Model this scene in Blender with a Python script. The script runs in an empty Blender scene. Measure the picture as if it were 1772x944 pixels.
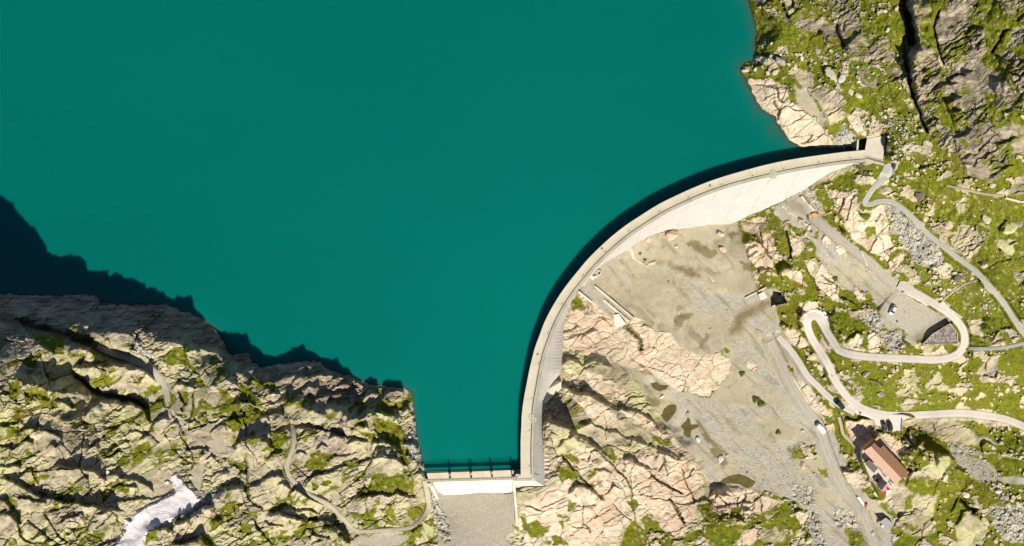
import bpy, bmesh, math, random
import numpy as np
from mathutils import Vector, Matrix

random.seed(7)
RNG = np.random.default_rng(11)
COL = bpy.context.scene.collection

# ------------------------------------------------------------------ frame of reference
# Plan points are written in units of the survey photograph (1772 x 944) and are turned into
# metres at their own height: crest of the dam z = 0, camera 236 m above it looking straight down.
W0, H0 = 1772, 944
CX, CY = 886.0, 472.0
S0, HC = 0.2, 236.0
ZW = -4.2                                   # lake level

def un(px, py, z):
    k = S0 * (HC - z) / HC
    return ((px - CX) * k, -(py - CY) * k, z)

TO = dict(A=(0,460), B=(0,620), C=(0,774), D=(300,560), E=(300,700), F=(300,774), G=(560,620), H=(560,774),
          I=(860,640), J=(860,774), K=(1120,620), L=(1120,774), M=(940,470), N=(1000,330), O=(1240,330), P=(1240,480),
          Q=(1270,0), R=(1270,130), S=(1452,0), T=(1452,160), U=(1452,300), V=(1452,460), W=(1400,620), X=(1452,774))
TF = 1772 / 320.0

def pts(s):
    ox, oy, f = 0.0, 0.0, 1.0
    out = []
    for t in s.split():
        if t == '.':
            ox, oy, f = 0.0, 0.0, 1.0
        elif t in TO:
            (ox, oy), f = TO[t], TF
        else:
            a, b = t.split(',')
            out.append((ox + float(a) / f, oy + float(b) / f))
    return np.array(out, dtype=np.float64)

# ------------------------------------------------------------------ noise
def _hash(xi, yi, seed):
    h = (xi * 374761393 + yi * 668265263 + seed * 1442695041) & 0xffffffff
    h = ((h ^ (h >> 13)) * 1274126177) & 0xffffffff
    return h ^ (h >> 16)

_GA = np.arange(256) * (2 * np.pi / 256)
_GX, _GY = np.cos(_GA).astype(np.float32), np.sin(_GA).astype(np.float32)

def pn(x, y, seed=0):
    xf, yf = np.floor(x), np.floor(y)
    xi, yi = xf.astype(np.int64), yf.astype(np.int64)
    fx, fy = (x - xf).astype(np.float32), (y - yf).astype(np.float32)
    ux, uy = fx * fx * fx * (fx * (fx * 6 - 15) + 10), fy * fy * fy * (fy * (fy * 6 - 15) + 10)
    r = []
    for j in (0, 1):
        for i in (0, 1):
            a = (_hash(xi + i, yi + j, seed) >> 7) & 255
            r.append(_GX[a] * (fx - i) + _GY[a] * (fy - j))
    a = r[0] + (r[1] - r[0]) * ux
    b = r[2] + (r[3] - r[2]) * ux
    return (a + (b - a) * uy) * 1.5

def fbm(x, y, seed=0, octv=4, gain=.5):
    t, a = 0, 1.0
    for k in range(octv):
        t = t + a * pn(x * 2 ** k + 17.3 * k, y * 2 ** k - 9.1 * k, seed + k)
        a *= gain
    return t

def facet(x, y, cell, ang, stretch, seed, tilt=1.0, off=1.0):
    """tilted Voronoi blocks: height, cell hash 0..1, distance to the seed, distance to the joint"""
    c, s = math.cos(math.radians(ang)), math.sin(math.radians(ang))
    u = ((x * c + y * s) / (cell * stretch)).astype(np.float32)
    v = ((-x * s + y * c) / cell).astype(np.float32)
    ui, vi = np.floor(u).astype(np.int64), np.floor(v).astype(np.int64)
    d1 = np.full(u.shape, 9.0, np.float32); d2 = d1.copy()
    bh = np.zeros(u.shape, np.int64); bx = np.zeros_like(d1); by = np.zeros_like(d1)
    for j in (-1, 0, 1):
        for i in (-1, 0, 1):
            h = _hash(ui + i, vi + j, seed)
            dx = u - (ui + i) - ((h & 1023) / 1023.0).astype(np.float32)
            dy = v - (vi + j) - (((h >> 10) & 1023) / 1023.0).astype(np.float32)
            d = dx * dx + dy * dy
            m = d < d1
            d2 = np.where(m, d1, np.minimum(d2, d))
            d1 = np.where(m, d, d1); bh = np.where(m, h, bh); bx = np.where(m, dx, bx); by = np.where(m, dy, by)
    h2 = _hash(bh & 0xffff, bh >> 16, seed + 5)
    r1, r2, r3 = (h2 & 1023) / 511.5 - 1, ((h2 >> 10) & 1023) / 511.5 - 1, ((h2 >> 20) & 1023) / 511.5 - 1
    d1, d2 = np.sqrt(d1), np.sqrt(d2)
    hgt = (r1 * off + tilt * (r2 * bx * .6 + r3 * by)).astype(np.float32)
    return hgt, ((h2 >> 5) & 1023) / 1023.0, d1, d2 - d1

def sstep(a, b, x):
    t = np.clip((x - a) / (b - a), 0, 1)
    return t * t * (3 - 2 * t)

# ------------------------------------------------------------------ plan grid
STEP = 1.3
def axis(a, b, fa, fb):
    fine = np.arange(fa, fb, STEP)
    lo, hi, d = [], [], STEP
    p = fa
    while p > a:
        d *= 1.045; p -= d; lo.append(p)
    d = STEP; p = fine[-1]
    while p < b:
        d *= 1.045; p += d; hi.append(p)
    return np.array(lo[::-1] + list(fine) + hi)
GU = axis(-3500, 5300, -60, W0 + 60)
GV = axis(-3200, 4100, -60, H0 + 60)
PX, PY = np.meshgrid(GU, GV)
SH = PX.shape
near = (PX > -400) & (PX < 2200) & (PY > -400) & (PY < 1350)
_w1 = pn(PX / 21, PY / 21, 1); _w2 = pn(PX / 21, PY / 21, 2)
_w3 = pn(PX / 6.5, PY / 6.5, 3); _w4 = pn(PX / 6.5, PY / 6.5, 4)
WX = PX + 3.2 * _w1 + 1.5 * _w3          # warped plan: natural edges
WY = PY + 3.2 * _w2 + 1.5 * _w4
LX = PX + .9 * _w3; LY = PY + .9 * _w4   # lightly warped
SX = LX + 2.4 * pn(PX / 13, PY / 13, 5) + 1.0 * _w4; SY = LY + 2.4 * pn(PX / 13, PY / 13, 6) + 1.0 * _w3
del _w1, _w2, _w3, _w4

def bbox(p, m):
    i0, i1 = np.searchsorted(GU, [p[:, 0].min() - m, p[:, 0].max() + m])
    j0, j1 = np.searchsorted(GV, [p[:, 1].min() - m, p[:, 1].max() + m])
    return slice(j0, j1), slice(i0, i1)

def line_field(p, x, y):
    """distance, signed side (right-hand of travel positive), fraction of length"""
    best = np.full(x.shape, 1e9); side = np.zeros(x.shape); frac = np.zeros(x.shape)
    seg = np.hypot(*(p[1:] - p[:-1]).T); tot = seg.sum(); acc = 0
    for a, b, l in zip(p[:-1], p[1:], seg):
        d = (b - a)
        t = np.clip(((x - a[0]) * d[0] + (y - a[1]) * d[1]) / max(l * l, 1e-9), 0, 1)
        ex, ey = x - a[0] - t * d[0], y - a[1] - t * d[1]
        dd = ex * ex + ey * ey
        m = dd < best
        best = np.where(m, dd, best)
        side = np.where(m, -d[1] * ex + d[0] * ey, side)
        frac = np.where(m, (acc + t * l) / tot, frac)
        acc += l
    return np.sqrt(best), np.sign(side), frac

def inside(p, x, y):
    c = np.zeros(x.shape, bool)
    q = np.roll(p, 1, 0)
    for (x1, y1), (x2, y2) in zip(p, q):
        if y1 == y2: continue
        m = ((y1 > y) != (y2 > y)) & (x < (x2 - x1) * (y - y1) / (y2 - y1) + x1)
        c ^= m
    return c

def poly_sd(p, x, y):
    d, _, _ = line_field(np.vstack([p, p[:1]]), x, y)
    return np.where(inside(p, x, y), d, -d)
# ------------------------------------------------------------------ survey data
SHORE_LEFT = pts(". -3500,300 -1200,420 -400,470 -60,500 0,508 55,512 150,510 170,512 174,527 225,528 290,527 320,540 345,548 375,572 388,590 392,604 402,614 430,612 436,628 455,636 475,631 530,626 555,627 566,638 600,650 640,665 668,668 700,671 712,680 716,710 720,745 728,790 734,812 738,830")
SHORE_RIGHT = pts(". 1484,262 1472,254 1441,254.6 1389,254.6 1371,245.6 1356.7,231 1346,213 1342,202 1328,195 1317,186 1306,166 1293.5,144 1291.7,137 1284,123 1284,112 1302.5,106 1309,94 1307,78 1311.5,56 1304,27 1295,0 1288,-60 1270,-400 1200,-1200 1250,-3200")
CREST_UP = pts(". 901.6,818 901.8,765 902,740 903.3,721.7 907.8,686 914.1,651.8 917.8,637 923.7,610.5 930.5,590.2 939,566.4 949.2,544.4 959.3,525.8 974.6,503.7 991.5,480 1001.2,467.8 1022.4,445.6 1043.6,424.4 1070,400 1080,392.5 1111.8,371.9 1148.9,350.2 1175.4,335.9 1218,318.1 1256.3,304.2 1280,298 1318,286.9 1356.3,278.6 1400,271.4 1430.8,266.9 1482,261")
CREST_DN = pts(". 919.4,826.6 918.6,790 919,760 919.9,739.5 920.5,716.6 923,693.7 926.9,670.8 932.2,641 936.6,621 940.7,605.4 947.5,586.8 954.2,568 962.7,549.5 972.9,530.8 984.7,512.2 997,495.5 1011.8,477.3 1027.7,458.3 1047.8,438.1 1069,419 1093.3,400 1111.8,387.8 1143.6,367.7 1175.3,351.8 1218,332.8 1256.3,319.4 1300,307.4 1337,298.6 1380,289.7 1418,283.4 1456.3,278 1480,275.7 1499.5,274.1")
FOOT =     pts(". 945,843 942,800 940.5,770 939.3,745 938,718 940,694 953,669 971,644 972.5,622 973,608 974,590 975,572 977,556 983,536 991,517 1001.5,500 1016,486 1031,468 1049,452.5 1068,442 1087,432 1103,419 1130,406 1153,398 1192,394 1227,388 1262,387.5 1295,373 1351,348 1390,331 1434,300 1466,288.5 1499,281.5")
LAKE = np.vstack([SHORE_LEFT, pts(". 896,830 908,822"), CREST_UP[1:-1] + np.array([5., 3.]), SHORE_RIGHT[:], pts(". 1250,-3300 -3600,-3300")])
DAMPOLY = np.vstack([CREST_UP[::-1], pts(". 901,843"), FOOT])

CTRL = """
60,612,24 0,625,30 -60,600,35 -160,600,45 0,560,17 105,592,19.5 100,550,7 155,577,15 217,577,11 255,585,10 200,545,3 304,588,8 300,555,0 338,590,2.8 360,592,-.5 360,610,1.5 382,592,-1 418,641,3 460,652,-.8 500,650,.5 527,640,-1.5 555,632,-4
560,700,2.5 515,690,3 600,728,1 600,680,-1.5 650,705,0 705,690,-3.4 720,750,-2 640,780,3 450,700,6 400,660,8 250,640,10 150,660,13 40,680,27
300,750,12 100,750,26 100,880,24 270,880,14 330,830,11 450,850,11 600,850,6 700,880,1 735,835,-2 560,930,4 400,930,12 -60,800,34 -60,950,32 200,1000,20 600,1050,2
0,512,-4.2 170,516,-4.2 300,532,-4.2 420,614,-4.2 530,627,-4.2 640,664,-4.2
768,880,-14.5 762,862,-13 820,856,-12.5 880,853,-13 830,900,-16 830,960,-18 885,900,-16 900,860,-12 946,842,-11
945,740,-14 972,640,-22 974,570,-27 1000,515,-33 1050,455,-39.5 1120,415,-44 1250,390,-45 1282,383,-42 1338,357,-30 1390,334,-17 1440,300,-8 1480,286,-3
960,690,-18.5 1000,690,-23 1050,720,-28 1000,770,-20 1050,800,-25 950,880,-14 1050,880,-25 1000,950,-21 1120,830,-34 1150,900,-38 1165,792,-42
1000,570,-31 1060,590,-38 1100,640,-42 1150,650,-45 1030,640,-29 1070,670,-33.5 1130,720,-44.5 1157,714,-46.6 1192,738,-47.6 1230,770,-48.6 1250,832,-50 1218,832,-47.5 1180,690,-47
1100,480,-45.5 1150,500,-45 1200,470,-46 1250,440,-46 1280,480,-46 1230,560,-47 1300,540,-47 1280,640,-48 1240,700,-49 1300,760,-49 1250,800,-50 1340,830,-49.5 1270,830,-50.5 1390,880,-50
1414,738,-47.5 1440,800,-48 1480,860,-48.5 1510,930,-49 1350,640,-47 1290,880,-48 1240,900,-42 1330,930,-48
1300,430,-38 1340,470,-35 1330,400,-34 1390,390,-26 1420,440,-27 1380,520,-36 1350,540,-41 1380,560,-38 1410,540,-34.5 1460,480,-28 1450,360,-12
1495,350,-5 1535,292,-0.5 1545,350,-7 1600,400,-9 1650,450,-11 1690,480,-12 1735,530,-14 1772,575,-15 1480,310,-4 1510,400,-14 1540,440,-19 1590,460,-17
1560,500,-24.5 1580,540,-25 1540,530,-25 1520,560,-27 1640,560,-24.5 1670,580,-24.5 1600,622,-27 1540,615,-29 1464,610,-32 1440,570,-34 1425,545,-35 1398,560,-37 1420,620,-38.5 1440,670,-40 1475,712,-41 1350,590,-45 1380,640,-44 1600,712,-42 1772,735,-43.5 1700,715,-43
1490,680,-36 1560,670,-33 1620,680,-33 1700,660,-29 1772,640,-23 1740,605,-20 1700,600,-22.5 1650,640,-29
1530,740,-40.5 1500,750,-42 1480,790,-44 1520,800,-40 1560,790,-39.5 1545,845,-41 1510,840,-41.5 1600,790,-38 1640,790,-40 1600,840,-39 1580,900,-44 1530,900,-47.5 1680,780,-46 1740,820,-46 1690,870,-42 1772,770,-43 1772,900,-46 1690,940,-44 1640,860,-43
1500,275,0 1520,250,0.5 1480,240,-1 1440,240,-2 1390,235,-3 1350,180,0 1400,130,4 1340,60,4 1320,120,-.5 1330,150,0 1440,60,11 1440,160,6 1500,100,15 1550,60,21 1550,150,16 1560,200,13 1550,260,5 1500,200,5
1610,60,24 1700,40,34 1772,0,42 1640,150,23 1720,150,31 1772,180,36 1620,220,17 1700,240,24 1772,270,24 1660,290,12 1620,300,6 1600,340,0 1700,330,9 1772,350,10 1700,400,2 1772,430,3 1650,400,-4 1772,520,-7 1720,480,-6
-1200,700,70 -600,1200,55 -3500,1500,140 600,1800,-20 886,1500,-30 1300,1400,-55 1300,4100,-80 886,4100,-80 2200,1200,-40 2200,700,0 2200,200,60 2200,-200,70 1700,-400,60 1450,-400,15 1500,-3200,60 5300,-3200,250 5300,900,150 3300,400,120 3300,-600,160 3300,4100,40 -3500,4100,150 300,1400,30
"""
# scarps: height m, ramp px, back length px | line with the high ground on its right hand
SCARPS = """
4 8 25|A -60,495 60,505 180,560 300,690 420,780 530,880
3 4 14|A 630,620 700,565 780,535 860,580
3 5 16|A 640,830 760,795 920,805
2 3 14|A 150,300 350,280 600,350 930,290
3 5 18|A 200,490 330,450 460,500
2.5 4 18|A 960,340 1100,380 1250,380
2 3 16|A 1280,650 1420,480 1600,380
2.5 4 16|A 860,640 1000,640 1270,635
2.5 4 14|A 1560,700 1660,740 1772,735
5 9 30|B 640,120 760,95 900,85 1100,80 1300,105 1450,150 1540,240
6.5 22 45|B 85,215 230,240 460,310 700,345 850,380
4 7 30|B 790,610 880,490 960,425 1100,435 1250,445 1350,495 1420,590 1465,660
2.5 5 20|B 1340,820 1420,740 1480,650 1540,570 1630,600
2.8 5 30|B 150,810 210,720 260,675 380,695 500,735 610,800
1.6 3 16|B 170,830 240,790 320,830
1.6 4 18|B 510,410 590,420 690,480
1.5 3 18|B -40,660 100,640 200,650
1.6 3 14|B 480,800 540,850 590,800
1.6 3 16|B 660,940 770,860 860,870 940,820
1.3 3 14|B 1020,930 1080,860 1160,800 1240,770
1.3 3 14|B 1200,730 1280,700 1380,730
1.2 3 12|B 1420,440 1500,425 1580,420
1.2 3 12|B 560,580 680,600 780,560
1.2 3 14|B 900,90 960,120 1030,130
3.2 5 50|C -40,280 100,330 190,370 290,435 400,495 480,505 620,535 820,565 1000,595 1130,615 1220,645
3.2 5 35|C 450,215 560,192 640,205 780,215 900,240 985,300 1010,370
2 3 24|C 1000,272 1100,275 1180,295 1300,315 1400,365 1490,430
1.6 3 18|C 1050,410 1130,375 1220,385 1320,395
1.6 3 20|C -30,185 90,190 210,195
1.8 3 18|C 190,300 230,255 290,215
2.5 4 20|C -30,490 40,540 110,610
3 5 22|C -30,645 100,665 195,750
2.2 4 20|C 150,480 300,525 450,545
1.8 3 20|C 440,640 560,600 700,560
1.5 3 18|C 280,900 380,840 460,850
1.5 3 18|C 540,740 700,680 800,640
1.5 3 14|C 700,370 800,310 850,330
3 5 14|C 1385,880 1440,815 1560,800 1660,830
2.5 5 16|C 1640,720 1700,670 1780,630
1.5 3 18|C 900,650 1000,640 1060,600
4 6 22|F -20,790 100,725 200,650 300,590 400,565
5 6 25|F -20,960 120,930 230,900 280,850
2.5 8 20|D 0,185 150,220 300,260 420,265 480,350 510,430
4 18 35|D 520,455 640,485 740,455 780,525 880,565 1000,565 1100,515 1180,475 1280,405 1440,395
2.5 5 14|D 960,420 1100,380 1260,400
6 24 40|D 1030,690 1130,735 1250,800 1320,850 1440,870 1600,845 1790,880
3 5 14|D 1100,600 1220,520 1400,500 1600,510
2.5 4 12|D 1500,560 1600,500 1720,520
2.5 5 14|D 1220,650 1300,615 1400,615
3 5 14|D 1340,740 1440,700 1640,690
2 4 20|D 350,610 420,540 470,490 545,545 620,610
1.5 3 14|D 505,655 570,630 660,665
1.8 3 18|D 560,775 640,750 740,780 810,800
1.8 3 18|D 880,905 960,860 1090,885
2 3 16|D 900,690 960,665 1050,700
1.6 3 16|D 540,945 600,910 700,900
1.5 3 14|D 120,280 200,250 250,270
1.5 3 14|D 20,560 100,590 220,630
1.4 3 14|D 240,440 300,420 330,330
3.5 8 35|E 565,460 630,385 720,335 830,330 900,370 945,450
2 4 20|E 600,415 700,320 800,285 900,270 960,330
1.4 3 14|E 340,265 400,220 510,205
1.6 3 14|E 245,490 300,440 335,455
1.6 3 14|E 320,530 385,480
1.8 4 14|E 350,730 420,660 500,650 530,690
2 4 14|E 530,180 585,145 650,185
2 4 14|E 825,165 880,120 920,165
1.6 3 14|E 980,255 1110,260
2 4 20|E 1205,340 1260,265 1360,225 1450,260
2 4 20|E 1495,340 1560,290 1660,340
1.6 3 14|E 1370,440 1430,400 1480,420
2.4 4 24|E 700,795 830,780 930,690 1000,690 1085,725
1.8 4 14|E 1000,765 1050,760 1140,830
2.2 5 20|E 1095,905 1180,830 1260,880 1350,915 1490,945
3.5 10 40|E 405,950 450,880 560,830 650,820 700,880
1.6 3 10|E 615,705 660,660 705,690
1.2 3 10|E 130,180 200,160 260,210
1.4 3 12|E 1170,500 1220,460 1280,500
1.3 3 12|E 880,570 960,470 1060,460
4 6 50|F 860,670 1000,645 1100,685 1200,695 1350,725 1480,725 1580,795 1650,865 1730,930
1.8 4 20|F 1040,625 1150,612 1280,612 1410,645
1.4 3 14|F 865,715 950,760 1050,765
2.4 4 18|F 1310,835 1420,865 1510,905
1.2 3 14|F 740,670 800,780 870,860
1.4 3 12|F 400,700 470,710
2.5 5 12|G -20,110 100,150 250,180 400,280
2.5 5 12|G 70,310 160,255 260,235
3 6 12|G 360,420 430,335 530,355
3.5 7 14|G 570,430 600,365 700,310 770,325
3.5 6 20|G 470,510 560,525 640,560 730,585
5 18 24|G 140,605 230,595 330,605 400,575 495,500
2 4 14|G 260,710 340,655 440,665
2 4 18|G 50,770 130,730 210,775
2.2 4 18|G 215,835 300,795 430,805
3.5 6 24|G 430,815 560,805 640,855 770,930
2 4 16|G 470,910 560,862 690,885
1.6 3 12|G 760,840 870,800
1.5 3 12|G 740,520 800,490 860,560
2.6 6 20|H 490,115 580,80 680,120 790,195
2.2 4 24|H 290,475 460,475 560,455 620,485 700,455 820,492 940,475
2 4 10|H 515,835 600,800 700,805
2 4 12|H 840,825 900,770 960,760
3.5 6 30|H -20,770 60,785 130,845 200,905 270,945
3 5 34|I 640,215 740,245 880,255 1000,315 1100,365 1180,392 1300,402 1420,445 1530,560 1660,650
4 8 34|I 465,490 560,530 660,570 760,645 850,685 940,745 1000,805 1090,890
2.2 4 26|I 740,490 860,545 900,525 1000,565 1080,585 1140,605 1250,655 1360,695 1480,725 1550,800
7.5 11 18|I 440,478 560,530 660,572 770,655
3 6 20|I 610,150 740,225 880,245 1000,300
2 5 16|I 585,770 640,685 740,655 810,695
1.5 3 14|I 1540,785 1650,835 1780,885
1.8 4 18|I 1205,855 1290,865 1390,935
2 4 16|I 480,690 540,620 600,640
1.5 3 12|I 870,890 900,800 960,780
3 6 40|J 685,485 740,410 800,385 880,402 960,470 1040,535
1.8 4 18|J 1075,450 1130,382 1180,410
2 4 24|J 1205,115 1290,130 1390,190 1490,260
1.6 4 20|J 630,120 720,190 800,240
1.6 3 14|J 930,220 1050,235 1110,265
.7 2 20|J 400,580 540,552 690,475
.6 2 20|J 510,612 620,545 700,505
.6 2 20|J 930,692 1000,645 1100,602
.6 2 20|J 1000,772 1090,692 1210,645
.7 2 20|J 1290,412 1400,335 1500,275
.7 2 20|J 1370,532 1480,472 1580,425
.6 2 18|J 690,735 760,780 890,800
.6 2 18|J 1400,115 1500,55
.6 2 22|J 740,560 900,580 1000,540
2.2 5 24|L 610,490 680,405 760,362 830,352 920,392 970,430
1.2 3 14|L 605,530 700,465 800,465
1.6 4 16|L 685,715 760,682 860,692 950,725
1.4 3 12|L 925,605 1010,615
1.5 3 16|L 75,30 200,62 280,92 380,105
1 3 14|L 980,800 1050,770
1.5 4 12|L 1400,640 1460,610 1560,600
2.4 5 16|M 185,915 240,850 320,870 390,935
3 6 20|M 385,905 480,865 560,880 650,945
.9 3 16|M 195,605 300,552 360,535
.9 3 16|M 190,672 400,602 530,565
.8 3 16|M 340,680 430,595 540,572
.8 3 14|M 530,440 600,480 670,530
4 6 14|O 595,780 660,745 750,765
4 6 12|O 1150,405 1200,418 1250,412
1.4 3 10|O 275,585 390,520
1.4 3 10|O 295,645 410,600
1.2 3 8|O 280,520 340,490
1.6 3 12|O 390,785 470,752 550,742
1.6 3 10|O 795,255 830,305 910,360
1.2 3 10|O 420,380 480,340
1.5 3 12|O 960,470 1010,440 1060,440
1.8 4 14|O 620,560 580,520 540,540
3 5 10|P 815,510 812,400 850,325
3.2 5 12|P 1160,620 1140,510 1120,420 1065,350
2 4 12|P 575,480 640,455 700,475
1.4 3 12|P 1180,180 1280,230 1370,310
1.4 3 10|P 1240,620 1340,530 1420,560
1.4 3 10|P 1440,590 1520,525 1610,600
2 4 14|Q 265,75 330,30 390,20
1.6 3 14|Q 500,190 560,150 650,90
1.8 4 16|Q 1075,445 1150,370 1220,312
2 4 16|Q 830,290 880,360 930,450
2 3 8|Q 395,600 430,570 500,585
1.4 3 10|Q 850,710 930,660 990,650
5 6 60|S 790,950 730,860 700,700 720,570 790,450 755,300 725,180 715,-40
2 5 14|S 650,480 720,500 810,480
2 5 14|S 640,600 720,590 770,640
2.5 5 14|S 640,720 720,690 800,700
2.2 5 18|S 1040,775 1150,725 1300,690
2 5 18|S 890,905 1040,810 1160,790
1.8 4 18|S 1550,565 1640,605 1780,670
2 5 20|S 1490,20 1600,90 1670,180
2 5 16|S 1480,880 1540,800 1620,830
1.8 4 14|S 1220,330 1300,280 1390,320
2 4 16|S 1600,700 1700,730 1772,760
2.5 4 18|T 1020,130 1120,60 1200,60
2 4 16|T 1060,210 1160,180 1220,250
2 4 16|T 1080,470 1200,420 1300,360
1.8 4 16|T 1170,650 1280,600 1330,640
1.8 4 16|T 1500,520 1620,470 1720,430
1.8 4 16|T 1440,830 1560,740 1700,700
1.6 3 14|T 840,330 900,270 980,260
1.5 3 10|T 780,760 850,700 900,710
1.6 3 10|U 340,470 420,400
1.5 3 8|U 1560,570 1570,490 1620,450
4.5 6 26|W 1060,800 1110,880 1200,905 1330,935
5 7 26|X 930,95 1060,85 1110,140 1180,230 1240,255
1.8 4 12|W 320,630 380,605 450,605 560,582 630,610
2.4 4 16|W 640,690 760,715 880,705 930,740
2.2 4 14|W 870,805 940,795 1060,870
3 5 10|W 950,695 1020,695 1060,720
2 4 14|W 1640,865 1700,825 1780,835
1.2 3 10|W 580,220 660,210 720,260
1.2 3 12|X 0,165 90,182 140,172
1.2 3 12|X 0,260 60,230 150,250
1.2 3 14|X 560,680 700,640 760,700
1.6 4 20|X 1130,760 1200,640 1270,605
1.2 3 14|X 1060,640 1140,500 1250,600
"""
# open joints and gullies: depth m, half width px | line
CRACKS = """
3.5 7|B 690,130 780,205 900,305 1050,365 1200,385 1320,405 1400,480
5 14|A 0,490 150,540 330,600 520,630 700,690 880,740 1000,840 1250,900
2 5|A 1250,800 1300,690 1350,630
.8 2|B 820,885 920,805 1020,730
.8 2|B 1020,925 1060,872 1150,805 1240,765
1 3|C 440,600 440,650 520,770 590,870 650,920
.8 2|C 650,915 730,870 850,745 930,695
.8 2|C 930,765 1010,695 1080,625
.7 2|C 1020,110 1080,60 1180,30
1 4|C 180,740 200,840 260,900 400,910
.8 2|C 820,470 900,380 960,340
.8 2|E 20,420 80,500 180,560 160,640 130,720
.8 2|E 60,230 80,330 180,460 200,560
.7 2|E 80,500 160,490
.7 2|E 80,560 170,550
.7 2|E 70,620 160,610
1.2 4|E 690,500 700,620 710,760 730,870
.9 3|F 690,380 740,520 860,590
.8 3|F 770,680 830,800 960,920
1.2 4|D 60,640 100,760 90,840
1.5 3|J 600,65 700,165 800,265 870,325
1.2 3|J 940,0 1100,155 1200,260 1280,390
1 2.5|J 1500,262 1600,345 1772,435
.8 2|J 1600,100 1640,280
1.2 3|J 1650,480 1720,570 1772,690
.8 2|J 1100,540 1200,635 1290,690
.8 2|J 280,560 400,592 460,602
.7 2|J 1280,300 1290,480 1320,680
.9 2|J 1400,780 1440,860 1480,941
.7 2|J 820,730 900,810
1.2 3|L 0,232 100,292 220,372 340,432
.8 2|L 105,225 150,155 170,60
.9 2|L 330,190 370,330 440,470 440,540
.9 2|L 380,295 450,190
1.3 4|L 210,492 290,592 360,730
.8 2|L 690,470 800,575
.8 2|L 860,460 860,565
1 2|L 940,382 950,482 900,575
.8 2|L 1080,460 1090,610
2.2 7|M 790,500 850,570 920,650 935,760
1.5 4|M 560,290 640,360 760,450
2.5 3|O 660,380 690,440 700,560 715,640
1 2|O 350,420 470,560 530,650
1.2 2|O 430,370 440,500
1.2 3|O 1170,200 1200,120 1220,70
1 2|O 1240,280 1270,180 1320,40
.9 2|O 850,720 930,850 960,930
.8 2|O 1000,800 1100,880 1150,930
.8 2|O 1300,720 1480,560 1530,440
2.2 3|Q 460,30 500,110 515,175
2 3|Q 550,70 560,0
3 6|Q 985,230 1000,330 1030,400 1060,450
1 3|Q 1050,200 1060,300
3.5 10|S 640,100 690,240 700,400 690,440
4 10|S 630,-40 640,120 660,250 680,330 700,430
2.2 8|S 740,930 700,860 670,720 660,600 660,450
1.6 4|S 720,941 690,860 650,680 640,560 632,440 640,330 612,240 592,150 582,-40
2.2 3|S 1000,610 960,480 910,260 920,180 965,85
2 4|S 1450,500 1540,400 1570,290 1620,270
1 2|S 970,490 1100,400 1250,330
1 2|S 980,560 1120,450 1240,400
1 2|S 940,420 1050,400 1200,290
3.5 5|T 850,385 800,300 775,180 690,20
1 3|T 1180,655 1280,700 1420,560 1480,600 1440,680
4 8|X 1160,480 1220,540 1310,630
.5 2|W 1040,345 1200,325 1400,330
1 3|W 1060,870 940,760 840,650
.5 2|U 1400,900 1560,830 1772,800
.8 2|R 640,650 700,620 750,570
.8 3|R 400,110 420,200 480,260
1 3|R 380,240 430,330 420,420
"""
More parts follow.
